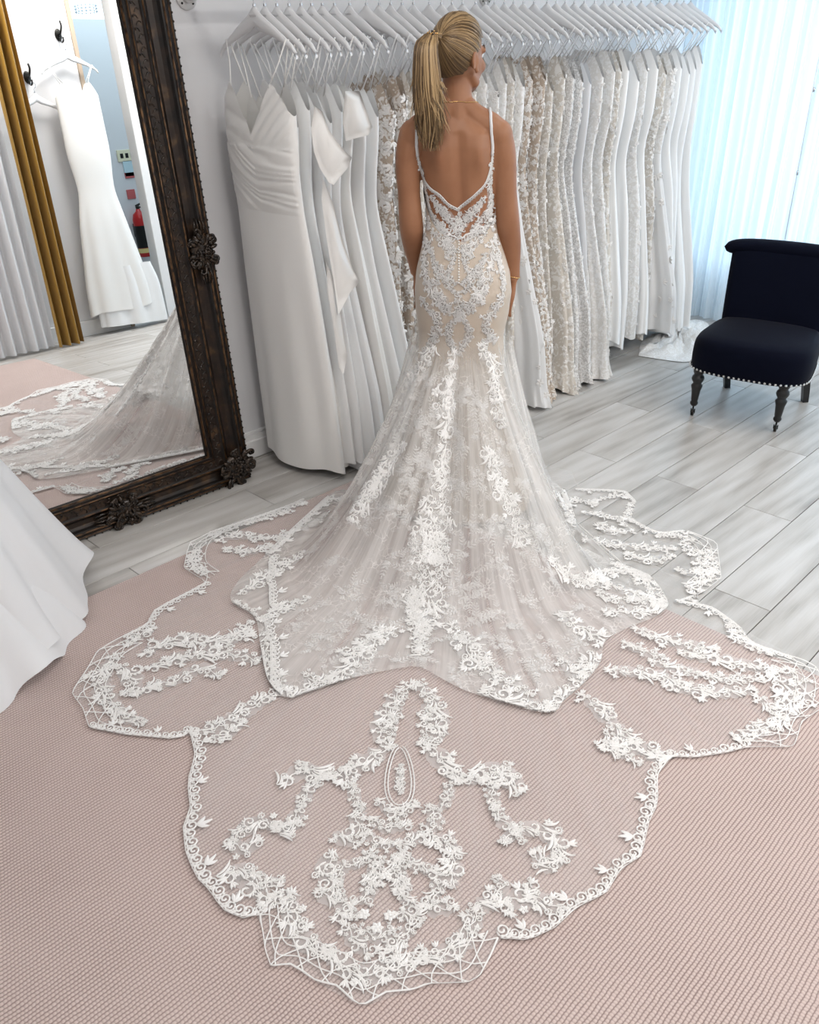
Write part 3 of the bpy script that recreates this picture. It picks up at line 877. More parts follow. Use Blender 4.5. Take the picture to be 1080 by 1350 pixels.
A_PX = [(762, 645), (800, 646), (825, 649), (839, 663), (832, 685), (868, 703), (902, 700), (945, 717), (951, 764), (926, 784), (897, 793), (940, 803), (974, 827), (993, 849), (1041, 866),
        (1072, 876), (1088, 905), (1082, 940), (1056, 957), (1046, 991), (984, 991), (960, 998), (916, 1005), (884, 1004), (866, 1028), (867, 1065), (855, 1090), (845, 1135), (818, 1152), (799, 1184),
        (758, 1204), (733, 1229), (695, 1247), (660, 1243), (650, 1262), (628, 1302), (564, 1304), (546, 1312), (475, 1334), (416, 1300), (383, 1278), (353, 1282), (344, 1212),
        (320, 1218), (294, 1206), (275, 1178), (261, 1165), (246, 1132), (242, 1095), (252, 1072), (248, 1039), (258, 1002), (251, 970), (233, 981), (191, 977), (168, 975), (119, 966), (110, 939), (95, 919),
        (116, 888), (131, 861), (168, 841), (195, 826), (205, 809), (256, 781), (272, 772), (243, 754), (250, 718), (279, 702), (358, 675), (398, 660)]
A_FL = np.vstack([fpts(A_PX), [(2.0, 2.44, 0), (2.25, 2.47, 0), (2.5, 2.44, 0), (2.75, 2.32, 0), (2.9, 2.1, 0), (2.98, 1.85, 0)]])
B_PX = [(745, 650), (760, 700), (735, 742), (772, 762), (796, 750), (849, 758), (880, 797), (868, 817), (830, 833), (797, 852), (791, 880), (767, 910), (743, 930), (726, 948), (666, 934), (608, 915), (560, 889), (545, 885),
        (473, 899), (404, 921), (378, 928), (354, 904), (344, 858), (336, 820), (306, 800), (312, 776), (350, 738), (400, 690), (440, 655)]
B_FL = np.vstack([fpts(B_PX), [(2.15, 2.40, 0), (2.35, 2.43, 0), (2.6, 2.33, 0), (2.78, 2.12, 0), (2.84, 1.9, 0)]])
B_FL = spline(np.vstack([B_FL, B_FL[:1]]), 160)[:-1]


def radial(poly, n):
    """outermost distance of the outline from her feet for n directions"""
    P = poly[:, :2] - BC[:2]; out = np.zeros(n)
    Q = np.roll(P, -1, axis=0); E_ = Q - P
    for i in range(n):
        a = 2 * PI * i / n; d = np.array([cos(a), sin(a)])
        den = d[0] * E_[:, 1] - d[1] * E_[:, 0]; den[abs(den) < 1e-9] = 1e-9
        t = (P[:, 0] * E_[:, 1] - P[:, 1] * E_[:, 0]) / den; u = (P[:, 0] * d[1] - P[:, 1] * d[0]) / den
        ok = (u >= 0) & (u <= 1) & (t > 0); out[i] = t[ok].max() if ok.any() else .4
    return out


def sheath_r(z):
    return np.interp(z, (0, .06, .15, .3, .45, .6, .70), (.27, .255, .232, .195, .172, .160, .156))


def hip_r(a):                                        # half width of the gown at the top of the flare, by world angle
    d = np.array([cos(a), sin(a), 0]); x, y = d @ RT, d @ F0
    return 1 / math.sqrt((x / .166) ** 2 + (y / (.124 if y < 0 else .108)) ** 2)


fold = random.Random(5)
FK = [(fold.randint(7, 34), fold.random() * 6.28, fold.uniform(.3, 1)) for _ in range(9)]


def wob(a, seed, s): return sum(w * sin(k * a + p + seed + 1.3 * sin(3 * s + k)) for k, p, w in FK) / 3.0


def skirt(poly, rc_frac, rc_lo, rc_hi, zh, lift, n, m1, m2, seed, amp):
    Rr = radial(poly, n); V = []; uv = []
    ker = np.ones(9) / 9; Rs = np.convolve(np.r_[Rr[-20:], Rr, Rr[:20]], np.ones(31) / 31, 'same')[20:-20]
    cx = BC + RT * .020
    for j in range(m1 + m2):
        for i in range(n):
            a = 2 * PI * i / n; r0 = hip_r(a) + .004 + lift * .4; R_ = max(Rr[i], r0 + .1)
            rc = min(max(Rs[i] * rc_frac, rc_lo), rc_hi, R_ * .97)
            if j < m1:
                s = j / m1; s = s ** 1.1; r = r0 + (rc - r0) * s; z = zh * (1 - s) ** 1.5
                w = wob(a, seed, s) * amp * min(1, s * 2.2) * (1.0 - .55 * s)
                r += w; z += .25 * w * s
                z = max(z, 0)
            else:
                s = (j - m1) / (m2 - 1); r = rc + (R_ - rc) * s; z = 0
                g = wob(a * .8, seed + 2, 2 + s * 2) + .6 * sin(9 * s + 5 * a + seed) 
                z = max(0, g) * amp * .42 * (1 - s) ** .8 * (1 - math.exp(-s * 6))
            t = min(1, z / .3); c = BC * (1 - t) + cx * t
            x, y = c[0] + r * cos(a), c[1] + r * sin(a)
            V.append((x, y, z + lift + float(ground(x, y))))
            uv.append((i / n, j / (m1 + m2)))
    return V, grid_faces(n, m1 + m2, True), uv


aV, aF, aU = skirt(A_FL, .55, .42, .62, .66, .005, 540, 26, 46, 0.0, .026)
bV2, bF2, bU = skirt(B_FL, .80, .42, .92, .74, .010, 540, 40, 16, 3.7, .032)

# sheath: nude lining fitted to the body and flaring to the floor; its top edge dips at the back
sV = []; nz2, na = 90, 96


def topz(a):
    d = abs(((a - 1.5 * PI + PI) % (2 * PI)) - PI)      # angle away from the spine
    return np.interp(d, (0, .25, .6, 1.0, 1.4, 2.2, PI), (1.045, 1.062, 1.072, 1.11, 1.17, 1.24, 1.27))


for j in range(nz2):
    for i in range(na):
        a = 2 * PI * i / na; t = j / (nz2 - 1); z = topz(a) * (1 - t) + .012 * t
        if z >= .70:
            p = torso(z, a); c = torso(z, 0) * .5 + torso(z, PI) * .5; d = p - np.array([c[0], RINGS[8, 2] * .5, z]); d[2] = 0
            p = p + d / np.linalg.norm(d) * .009; q = L2W(p)
        else:
            p7 = torso(.70, a); k = (z / .70); c = np.array([.022, -.005]); d = p7[:2] - c; dl = np.linalg.norm(d); d /= dl
            r = dl + .009 + (sheath_r(z) - sheath_r(.70)) * (1 + (.35 if d[1] < 0 else -.1) * (1 - k)) + .004 * sin(11 * a + 2) * (1 - k) * 2
            q = L2W((c[0] * 1 + d[0] * r, c[1] + d[1] * r, z)) + ZZ * (.012 * (1 - k))
        sV.append(q)
sF = grid_faces(na, nz2, True)
gown = mk('wedding_gown', sV, sF, M['nude'], bride)
gown['label'] = 'fitted nude lined lace gown with low back and sheer train'
mk('overskirt', bV2, bF2, M['tulle_b'], gown, True, bU)
mk('train', aV, aF, M['tulle_a'], gown, True, aU)['label'] = 'scalloped sheer tulle train spread over rug and floor'

BVH_UP = bvh_of([(bV2, bF2), (sV, sF), (bV, bF)])
BVH_SH = bvh_of([(sV, sF), (bV, bF)])
BVH_A = bvh_of([(aV, aF)])


def trace(px, bvh):
    out = []
    for x, y in px:
        d = Vector(ray(x, y)).normalized(); h = bvh.ray_cast(Vector(CAMP), d)
        if h[0] is not None: out.append(np.array(h[0]))
        elif bvh is BVH_A: out.append(onz(x, y))
        else: out.append(onplane(x, y, BC - F0 * .06, F0))
    return np.array(out)


def bands(lc, L):
    for w, px in L:
        p = trace(px, lc.bvh)
        if len(p) >= 2: lc.band(p, w)


# embroidery on the bodice and hips
LB = Lace(BVH_SH, .002, .0022, 3)
edge = [[(551, 205), (556, 226), (566, 245), (580, 256), (591, 268), (603, 275)], [(603, 275), (614, 266), (628, 254), (640, 240), (647, 215), (648, 201)]]
for e in edge:
    LB.border(trace(e, LB.bvh), -1, .0125, 99)
bands(LB, [(.034, [(560, 262), (566, 276), (572, 292)]), (.034, [(648, 258), (644, 276), (640, 292)]), (.032, [(578, 270), (590, 283), (602, 292)]), (.032, [(632, 268), (620, 281), (608, 292)]), (.034, [(566, 296), (580, 306), (592, 316)]), (.034, [(646, 294), (632, 306), (618, 316)]),
           (.040, [(572, 308), (584, 318), (592, 332)]), (.040, [(640, 308), (628, 318), (618, 332)]), (.036, [(558, 310), (564, 322), (570, 334)]), (.036, [(652, 312), (656, 330), (660, 350)]), (.03, [(582, 352), (588, 372), (598, 384)]), (.03, [(628, 352), (622, 372), (612, 384)]), (.05, [(572, 372), (580, 390), (592, 402)]), (.05, [(640, 384), (632, 396), (616, 404)]),
           (.030, [(553, 215), (562, 250), (566, 275), (566, 300)]), (.030, [(648, 215), (646, 250), (647, 275), (650, 300)]),
           (.034, [(570, 262), (582, 276), (592, 290), (600, 302)]), (.034, [(638, 262), (628, 276), (617, 290), (609, 302)]),
           (.030, [(605, 282), (605, 296), (605, 312)]), (.028, [(570, 282), (578, 294), (588, 304)]), (.028, [(640, 280), (632, 294), (622, 304)]),
           (.036, [(580, 300), (590, 314), (597, 325), (590, 338)]), (.036, [(629, 300), (620, 314), (613, 325), (620, 338)]),
           (.026, [(600, 330), (596, 350), (590, 362), (600, 374)]), (.026, [(610, 330), (614, 350), (620, 362), (610, 374)]),
           (.050, [(562, 318), (560, 342), (563, 368), (574, 392), (590, 407)]), (.050, [(648, 322), (648, 346), (641, 372), (630, 394), (618, 407)]),
           (.030, [(655, 340), (662, 360), (664, 376)]), (.026, [(570, 330), (574, 352), (579, 372)]), (.026, [(640, 336), (634, 356), (630, 374)]),
           (.040, [(605, 388), (605, 402), (605, 420)]), (.036, [(602, 418), (594, 430), (592, 448), (600, 464)]), (.036, [(608, 418), (617, 430), (616, 448), (604, 464)]),
           (.044, [(557, 396), (568, 410), (578, 424), (572, 446), (558, 468)]), (.044, [(664, 372), (660, 396), (648, 412), (640, 430), (652, 448)]),
           (.034, [(642, 448), (638, 462), (646, 480)]), (.030, [(585, 410), (596, 412), (605, 412)]), (.030, [(625, 410), (614, 412), (605, 412)])])
for e in ([(563, 300), (580, 300), (592, 308), (605, 316)], [(650, 298), (632, 300), (618, 308), (605, 316)]):
    fs = LB.frames(trace(e, LB.bvh), 26); LB.polyline(None, .006, lat=lambda t: .002 * sin(t * 30), fs=fs)
    for i in range(1, 25, 2): LB.curl(fs[i], 0, 0, 1.2, .035, 1 if i % 4 == 1 else -1, .003, 8)
LB.build('bodice_lace', M['thread'], gown)['label'] = 'white scrolling embroidery over bare back and nude hips'
# straps and button row
for nm, px in (('strap', [(648, 205), (648, 180), (647, 160), (646, 148)]), ('strap', [(550, 205), (549, 186), (550, 165), (553, 152)])):
    P = trace(px, BVH_BODY); pts = []
    for q in spline(P, 18):
        l, n, i, d = BVH_BODY.find_nearest(Vector(q)); pts.append(np.array(l + n * .003))
    top = pts[-1]
    for q in (top + F0 * .03 + ZZ * .008, top + F0 * .06 - ZZ * .02, top + F0 * .085 - ZZ * .06):
        l, n, i, d = BVH_BODY.find_nearest(Vector(q)); pts.append(np.array(l + n * .003))
    MB().tube(pts, .0052, 8, True).build('strap', M['white'], gown)
btn = MB()
for k in range(16):
    P = trace([(605, 319 + k * 3.6)], BVH_SH)
    if len(P): btn.ball(P[0] - FW * .003, .0034, 8, 6)
btn.build('button_row', M['satin'], gown)

# embroidery of the overskirt
LO = Lace(BVH_UP, .0025, .0026, 4)
bands(LO, [(.075, [(598, 466), (594, 490), (592, 515)]), (.10, [(592, 510), (590, 540), (587, 566)]), (.075, [(586, 580), (584, 605), (580, 630)]),
           (.075, [(574, 625), (570, 650), (566, 672)]), (.075, [(586, 628), (586, 650), (584, 672)]), (.10, [(556, 690), (570, 704), (572, 730)]), (.10, [(590, 690), (578, 704), (574, 730)]), (.085, [(572, 690), (572, 712), (569, 735)]),
           (.055, [(546, 715), (552, 740), (556, 770)]), (.055, [(590, 715), (584, 740), (578, 770)]), (.10, [(568, 760), (562, 790), (558, 820)]), (.08, [(545, 780), (548, 800), (553, 830)]), (.08, [(582, 780), (576, 800), (566, 830)]),
           (.06, [(557, 820), (552, 850), (548, 882)]),
           (.085, [(530, 590), (510, 620), (488, 646), (466, 682)]), (.075, [(520, 600), (498, 632), (478, 664)]),
           (.06, [(570, 462), (556, 480), (545, 498)]), (.065, [(634, 458), (648, 486), (654, 524)]), (.05, [(652, 520), (656, 540), (660, 560)]),
           (.075, [(642, 596), (652, 634), (670, 672), (684, 714)]), (.06, [(650, 600), (664, 645), (690, 705)]),
           (.085, [(514, 832), (490, 852), (470, 872), (445, 896)]), (.085, [(596, 826), (610, 846), (626, 868), (652, 896)]), (.07, [(612, 838), (632, 862), (654, 884)]), (.07, [(500, 830), (478, 850), (460, 870)]),
           (.05, [(350, 836), (354, 870), (366, 900)]), (.07, [(368, 906), (388, 918), (406, 908), (440, 898)]), (.06, [(440, 904), (480, 896), (540, 884)]), (.07, [(404, 890), (420, 900), (440, 890)]),
           (.055, [(552, 886), (600, 906), (640, 922)]), (.085, [(640, 914), (680, 926), (724, 936)]), (.085, [(724, 936), (760, 905), (788, 870)]), (.07, [(655, 890), (680, 905), (700, 915)]),
           (.08, [(740, 812), (762, 828), (790, 846)]), (.07, [(742, 872), (764, 890), (776, 880)]), (.07, [(800, 845), (838, 826), (872, 806)]), (.08, [(796, 770), (830, 780), (866, 796)]), (.07, [(806, 810), (836, 806), (860, 800)]),
           (.08, [(728, 742), (760, 762), (796, 772)]), (.07, [(770, 772), (810, 752), (846, 764)]), (.06, [(790, 782), (812, 790), (836, 792)]),
           (.07, [(318, 782), (345, 764), (372, 748), (398, 730)]), (.06, [(348, 818), (372, 804), (404, 790)]), (.045, [(312, 796), (326, 806), (340, 816)])])
bl = trace([(793, 880), (767, 910), (743, 929), (724, 946), (666, 932), (608, 913), (560, 887), (545, 884), (473, 897), (404, 919), (379, 925), (357, 902), (347, 856)], BVH_UP)
LO.border(bl, 1, .036, 4)
LO.border(trace([(735, 744), (772, 764), (796, 752), (848, 760), (878, 797), (866, 815), (830, 831), (798, 850)], BVH_UP), -1, .036, 4)
LO.build('overskirt_lace', M['thread'], gown)

# fine woven sprays over the whole overskirt
LF = Lace(BVH_UP, .002, .0010, 9); q_ = random.Random(3)
for k in range(150):
    y = q_.uniform(500, 900); wx = np.interp(y, (480, 600, 700, 800, 900), (40, 95, 150, 215, 180)); x = 575 + q_.uniform(-1, 1) * wx
    P = trace([(x, y), (x + 4, y + 3)], BVH_UP)
    if len(P) < 2: continue
    fr = LF.frames(P, 2)[0]
    for j in range(q_.randint(3, 5)):
        a = q_.random() * 6.28; LF.sprig(fr, 0, 0, a, q_.uniform(.03, .065), .0013, 4)
    LF.flower(fr, q_.uniform(-.02, .02), q_.uniform(-.02, .02), .011, 6)
mth = sheer('fine_lace_thread', (.92, .91, .90), .40, .55, 1, 1, trans=.05)
LF.build('fine_lace', mth, gown)

# embroidery of the train
LT = Lace(BVH_A, .002, .0024, 5); LT.k = .98
bands(LT, [(.075, [(541, 902), (522, 920), (506, 945), (500, 968), (512, 984)]), (.075, [(553, 902), (570, 925), (580, 950), (575, 975), (566, 985)]), (.05, [(530, 920), (518, 950), (516, 975)]), (.05, [(562, 925), (564, 955), (562, 978)]),
           (.085, [(512, 984), (492, 998), (470, 1010), (452, 1028)]), (.085, [(566, 985), (580, 1000), (592, 1015), (604, 1028)]), (.05, [(468, 1010), (450, 1020), (430, 1024)]), (.05, [(592, 1020), (612, 1028), (630, 1030)]),
           (.085, [(378, 1032), (400, 1015), (424, 1022)]), (.06, [(396, 1008), (410, 1020), (418, 1035)]), (.05, [(415, 1030), (405, 1045), (398, 1062)]), (.05, [(400, 1058), (385, 1082), (364, 1092)]), (.065, [(364, 1092), (340, 1085), (318, 1098), (305, 1112)]), (.06, [(305, 1112), (320, 1120), (338, 1110)]), (.05, [(364, 1090), (380, 1096), (392, 1086)]),
           (.085, [(630, 1018), (654, 1015), (684, 1038)]), (.06, [(640, 1030), (660, 1022), (672, 1010)]), (.05, [(648, 1036), (650, 1050), (652, 1066)]), (.055, [(652, 1064), (664, 1084), (684, 1094)]), (.07, [(684, 1094), (710, 1094), (732, 1110), (738, 1130)]), (.06, [(738, 1130), (720, 1142), (706, 1128)]), (.05, [(668, 1110), (676, 1098), (690, 1108)]),
           (.045, [(464, 1036), (468, 1050), (476, 1066)]), (.045, [(594, 1034), (590, 1052), (580, 1068)]),
           (.055, [(478, 1064), (470, 1082), (476, 1098)]), (.055, [(566, 1066), (574, 1082), (566, 1098)]), (.05, [(500, 1058), (520, 1074), (545, 1060)]), (.05, [(490, 1082), (510, 1092), (536, 1088)]), (.05, [(485, 1100), (500, 1112), (524, 1112)]), (.05, [(524, 1112), (545, 1108), (562, 1098)]),
           (.065, [(440, 1108), (455, 1104), (470, 1112)]), (.065, [(572, 1112), (586, 1106), (598, 1118)]), (.07, [(436, 1128), (430, 1148), (440, 1160)]), (.07, [(592, 1128), (600, 1148), (590, 1164)]),
           (.045, [(500, 1134), (496, 1152), (490, 1172)]), (.045, [(520, 1134), (522, 1154), (528, 1176)]), (.06, [(420, 1178), (438, 1186), (458, 1194)]), (.06, [(596, 1196), (580, 1198), (560, 1196)]), 
           (.05, [(444, 1210), (458, 1204), (470, 1208)]), (.05, [(526, 1206), (538, 1206), (552, 1214)]), (.055, [(456, 1222), (466, 1238), (482, 1258)]), (.055, [(540, 1222), (528, 1240), (508, 1256)]), (.05, [(478, 1228), (496, 1236), (516, 1228)]),
           (.065, [(384, 1180), (384, 1212), (400, 1240), (430, 1256)]), (.065, [(430, 1256), (455, 1272), (480, 1284), (520, 1276), (556, 1266)]), (.065, [(556, 1266), (590, 1256), (616, 1234), (628, 1200)]),
           (.06, [(384, 1178), (366, 1184), (350, 1190)]), (.075, [(300, 1158), (320, 1150), (334, 1170), (352, 1180)]), (.05, [(336, 1152), (350, 1164), (368, 1160)]), (.06, [(628, 1198), (646, 1190), (664, 1192)]), (.075, [(664, 1190), (690, 1184), (700, 1166)]), (.06, [(700, 1184), (722, 1190), (738, 1200)]), (.05, [(656, 1180), (664, 1168), (658, 1158)]),
           # link clusters between the lobes
           (.075, [(258, 968), (285, 958), (312, 944), (340, 928), (362, 916)]), (.06, [(278, 974), (300, 966), (318, 954)]), (.075, [(768, 918), (790, 936), (810, 956), (830, 975)]), (.085, [(796, 985), (824, 980), (852, 990), (876, 1000)]), (.05, [(800, 966), (812, 990), (840, 1004)]),
           # left lobe
           (.085, [(190, 862), (215, 850), (250, 842), (285, 846), (328, 836)]), (.08, [(200, 880), (235, 868), (270, 862), (310, 864), (336, 872)]), (.08, [(205, 905), (235, 896), (262, 882), (290, 888)]), (.06, [(300, 852), (318, 832), (330, 822)]),
           (.085, [(150, 866), (135, 890), (138, 915), (156, 938)]), (.06, [(156, 938), (172, 948), (188, 952)]), (.085, [(155, 880), (172, 892), (180, 912)]), (.06, [(170, 850), (185, 838), (200, 830)]), (.06, [(165, 915), (190, 910), (205, 905)]),
           # upper left lobe
           (.075, [(290, 712), (320, 706), (350, 710), (385, 704)]), (.07, [(300, 724), (330, 728), (352, 720)]), (.06, [(262, 722), (254, 742), (268, 756)]), (.05, [(280, 706), (310, 696), (350, 684)]), (.06, [(350, 684), (376, 672), (400, 664)]), (.05, [(392, 700), (410, 690), (430, 678)]),
           # right lobe
           (.08, [(842, 830), (872, 842), (905, 850), (940, 856)]), (.085, [(900, 862), (940, 868), (980, 876), (1015, 884)]), (.075, [(806, 884), (836, 886), (868, 890), (905, 902)]), (.085, [(880, 905), (915, 908), (952, 912), (990, 910)]), (.07, [(860, 872), (895, 882), (930, 890)]), (.06, [(930, 890), (965, 896), (1000, 894)]),
           (.085, [(1018, 884), (1036, 904), (1040, 930), (1020, 952)]), (.06, [(1016, 955), (996, 966), (976, 974)]), (.085, [(1040, 884), (1056, 900), (1058, 925)]), (.07, [(1000, 920), (1018, 932), (1028, 944)]), (.06, [(960, 826), (980, 846), (1012, 862)]), (.06, [(826, 848), (850, 860), (872, 866)]),
           # upper right lobe and small lobe
           (.075, [(772, 712), (805, 716), (840, 722), (886, 724)]), (.07, [(830, 732), (858, 740), (884, 734)]), (.08, [(902, 716), (922, 738), (924, 760), (912, 780)]), (.07, [(934, 728), (938, 748), (930, 770)]), (.05, [(868, 708), (890, 706), (912, 712)]), (.05, [(894, 752), (908, 756), (922, 750)]),
           (.06, [(724, 656), (752, 660), (782, 666)]), (.05, [(782, 662), (808, 654), (826, 654)]), (.05, [(834, 664), (828, 680), (820, 692)]), (.06, [(770, 676), (796, 680), (818, 686)]), (.07, [(790, 694), (810, 702), (830, 700)])])
# long scrolls, roses and the slim vase in the middle of the train
for px in ([(488, 1130), (478, 1142), (452, 1150), (444, 1172), (452, 1192)], [(534, 1132), (544, 1144), (570, 1156), (578, 1180), (566, 1200)], [(492, 1134), (492, 1160), (486, 1186), (470, 1196)], [(528, 1136), (528, 1162), (534, 1190), (548, 1200)]): LT.band(fpts(px), .046)
for (x, y) in ((480, 1212), (514, 1214), (497, 1230), (509, 1160)):
    fr = LT.frames(fpts([(x, y), (x + 6, y - 2)]), 2)[0]; LT.flower(fr, 0, 0, .014, 6)
va = fpts([(527 + 19 * sin(t) * (.55 + .45 * (1 - cos(t)) / 2), 1030 - 38 * cos(t)) for t in np.linspace(.1, 2 * PI - .1, 30)])
for k in (0, 1): LT.polyline(None, .0032, fs=LT.frames(va, 60), lat=lambda t: .008 * k)
LT.band(fpts([(527, 1052), (527, 1036), (528, 1016)]), .032)
# edging
LT.border(fpts([(251, 970), (258, 1002), (248, 1039), (252, 1072), (242, 1095), (246, 1132), (261, 1165), (275, 1178), (294, 1206), (320, 1218), (344, 1213)]), 1, .036)
LT.border(fpts([(660, 1243), (695, 1247), (733, 1229), (758, 1204), (799, 1184), (818, 1152), (845, 1135), (855, 1090), (867, 1065), (866, 1028), (884, 1004)]), 1, .036)
LT.border(fpts([(272, 773), (256, 782), (205, 810), (195, 827), (168, 842)]), 1, .032)
LT.border(fpts([(119, 966), (168, 975), (191, 977), (233, 981), (251, 970)]), 1, .032)
LT.border(fpts([(884, 1004), (916, 1005), (960, 998), (984, 991)]), 1, .034)
LT.border(fpts([(1041, 867), (993, 850), (974, 828), (940, 804), (897, 794)]), 1, .032)
LT.border(fpts([(926, 783), (897, 793)]), 1, .03); LT.border(fpts([(912, 700), (868, 704), (832, 686)]), 1, .03); LT.border(fpts([(839, 664), (825, 650), (762, 646)]), 1, .026)
LT.border(fpts([(398, 661), (358, 676), (279, 703)]), 1, .03)


def dense(L, n):
    P = fpts(L); s = np.r_[0, np.cumsum(np.linalg.norm(np.diff(P, axis=0), axis=1))]; u = np.linspace(0, s[-1], n)
    return np.stack([np.interp(u, s, P[:, k]) for k in range(3)], 1)


LT.net(dense([(344, 1213), (346, 1245), (353, 1281), (383, 1277), (400, 1287), (416, 1299), (445, 1306), (475, 1334), (510, 1314), (546, 1311), (564, 1303), (600, 1306), (628, 1302), (648, 1262), (656, 1243)], 46), onz(490, 1130), .22, 4, 4)
LT.net(dense([(168, 842), (131, 861), (116, 888), (95, 919), (110, 939), (119, 966), (168, 975)], 30), onz(260, 890), .24, 4, 4)
LT.net(dense([(984, 991), (1046, 991), (1056, 957), (1082, 940), (1088, 905), (1072, 876), (1041, 867)], 30), onz(930, 905), .24, 4, 4)
LT.net(dense([(926, 784), (951, 764), (948, 740), (945, 717), (912, 700)], 20), onz(850, 735), .26, 4, 4)
LT.net(dense([(272, 773), (243, 754), (250, 718), (279, 703)], 18), onz(330, 728), .30, 4, 4)
LT.build('train_lace', M['thread'], gown)['label'] = 'white scrolling floral embroidery with scalloped edge'

# ------------------------------------------------------------------ carved standing mirror
MT, MA, MSH = math.radians(3.2), math.radians(2.0), math.tan(math.radians(2.4))
MP0 = np.array([1.985, 2.838, 0.0]); ME = np.array([cos(MA), -sin(MA), 0]); MNH = np.array([sin(MA), cos(MA), 0])
MU = MNH * sin(MT) + ZZ * cos(MT); MN = np.cross(ME, MU)
MWD, MHT, MFR = 1.18, 1.97, .165; MSX = 1.2


def mw(p, q, h=0.0): return MP0 - ME * (p + q * MSH) + MU * q + MN * h


mirror = empty('standing_mirror', tuple(MP0 - ME * MWD / 2))
tag(mirror, 'tall mirror in a heavy dark gilt carved frame leaning on the white wall', 'mirror')
PROF = [(0, -.028), (0, .008), (.006, .016), (.014, .012), (.022, .022), (.032, .025), (.040, .022), (.046, .012), (.056, .004), (.074, .003), (.082, .010), (.086, .017), (.092, .019), (.098, .015),
        (.102, .010), (.128, .007), (.132, .012), (.137, .013), (.141, .009), (.148, .011), (.156, .007), (.165, -.002)]


def side_pts(k, w):                                  # k: 0 bottom 1 right 2 top 3 left
    x0, x1, y0, y1 = w * MSX, MWD - w * MSX, w, MHT - w
    return {0: ((x1, y0), (x0, y0)), 1: ((x0, y0), (x0, y1)), 2: ((x0, y1), (x1, y1)), 3: ((x1, y1), (x1, y0))}[k]


for k in range(4):
    ns = 24; V = []
    for i in range(ns + 1):
        for (w, h) in PROF:
            a, b2 = side_pts(k, w); t = i / ns; V.append(mw(a[0] + (b2[0] - a[0]) * t, a[1] + (b2[1] - a[1]) * t, h))
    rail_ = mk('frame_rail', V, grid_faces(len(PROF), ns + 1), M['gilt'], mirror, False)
    # bronze fillets along the ridges
    fm = MB()
    for w, h, r_ in ((.031, .0245, .0045), (.092, .0185, .0035), (.137, .0125, .003), (.154, .008, .005), (.010, .013, .003)):
        a, b2 = side_pts(k, w); fm.tube([mw(*a, h), mw((a[0] + b2[0]) / 2, (a[1] + b2[1]) / 2, h), mw(*b2, h)], r_, 6)
    fm.build('bronze_fillet', M['bronze'], rail_)
    # running scroll moulding
    ls = Lace(None, 0, .005, 30 + k); a, b2 = side_pts(k, .115); A_, B_ = mw(*a, .009), mw(*b2, .009)
    L_ = np.linalg.norm(B_ - A_); T_ = Vector((B_ - A_) / L_); Nn = Vector(MN); Bn = Nn.cross(T_)
    for i in range(int(L_ / .019)):
        fr = (Vector(A_ + (B_ - A_) * ((i + .5) * .019 / L_)), T_, Bn, Nn); sg = 1 if i % 2 else -1
        ls.curl(fr, -.010, -sg * .004, sg * .5, .034, sg, .0046, 8); ls.leaf(fr, .002, sg * .003, sg * 1.9, .009, .005, 3)
    ls.build('scroll_moulding', M['ebony'], rail_)
    # dotted outer moulding
    le = MB(); a, b2 = side_pts(k, .004); A_, B_ = mw(*a, .014), mw(*b2, .014)
    for i in range(int(L_ / .024)): le.ball(A_ + (B_ - A_) * ((i + .5) * .024 / L_), .0045, 6, 4)
    le.build('beading', M['ebony'], rail_)['kind'] = 'stuff'


def cartouche(p, q, ang, S, seed, corner=False):
    r_ = random.Random(seed); base = mw(p, q, .022)
    T_ = Vector(-ME * cos(ang) + (MU - ME * MSH) * sin(ang)).normalized(); Nn = Vector(MN); Bn = Nn.cross(T_)
    fr = (Vector(base), T_, Bn, Nn); mb = MB()

    def cv(a, b2, h): return np.array(fr[0] + T_ * a + Bn * b2 + Nn * h)

    def scroll(x, y, a, L_, hand, w):
        P = []; px, py = x, y
        for i in range(14):
            t = i / 13; aa = a + hand * (.3 * t + 5.2 * t ** 1.9); P.append(cv(px, py, .008 * sin(PI * t) + .006)); st = L_ / 14 * (1.3 - .85 * t); px += cos(aa) * st; py += sin(aa) * st
        mb.tube(P, np.linspace(w, w * .55, 14), 7); mb.ball(P[-1], w * 1.1, 7, 5)
    mb.ball(cv(0, 0, -.004), (S * .80, S * .52, .020) if not corner else (S * .62, S * .62, .024), 18, 8, np.array([T_[:], Bn[:], Nn[:]]).T)
    for sx_ in (-1, 1):
        for sy_ in (-1, 1):
            scroll(sx_ * S * .15, sy_ * S * .12, math.atan2(sy_ * .55, sx_), S * 1.15, sx_ * sy_, S * .085)
            scroll(sx_ * S * .30, sy_ * S * .30, math.atan2(sy_, sx_ * .2), S * .75, -sx_ * sy_, S * .07)
        scroll(sx_ * S * .55, 0, 0 if sx_ > 0 else PI, S * .8, sx_, S * .08)
        for k in range(0 if corner else 4): mb.tube([cv(sx_ * S * .7, (k - 1.5) * S * .13, .006), cv(sx_ * S * 1.05, (k - 1.5) * S * .15, .010), cv(sx_ * S * 1.35, (k - 1.5) * S * .10, .004)], [S * .03, S * .05, S * .02], 6)
    for k in range(44): a = r_.random() * 6.28; q_ = r_.random() ** .6 * S * .46; mb.ball(cv(cos(a) * q_, sin(a) * q_, .016 + r_.random() * .006), S * r_.uniform(.045, .08), 7, 5)
    for k in range(8):
        a = k * PI / 4 + .2; mb.ball(cv(cos(a) * S * .62, sin(a) * S * .52, .008), (S * .22, S * .10, .012), 10, 6, np.array([(T_ * cos(a) + Bn * sin(a))[:], (Bn * cos(a) - T_ * sin(a))[:], Nn[:]]).T)
    o = mb.build('cartouche' if not corner else 'corner_carving', M['ebony'], mirror)
    o['label'] = 'carved scroll and berry ornament on mirror frame'


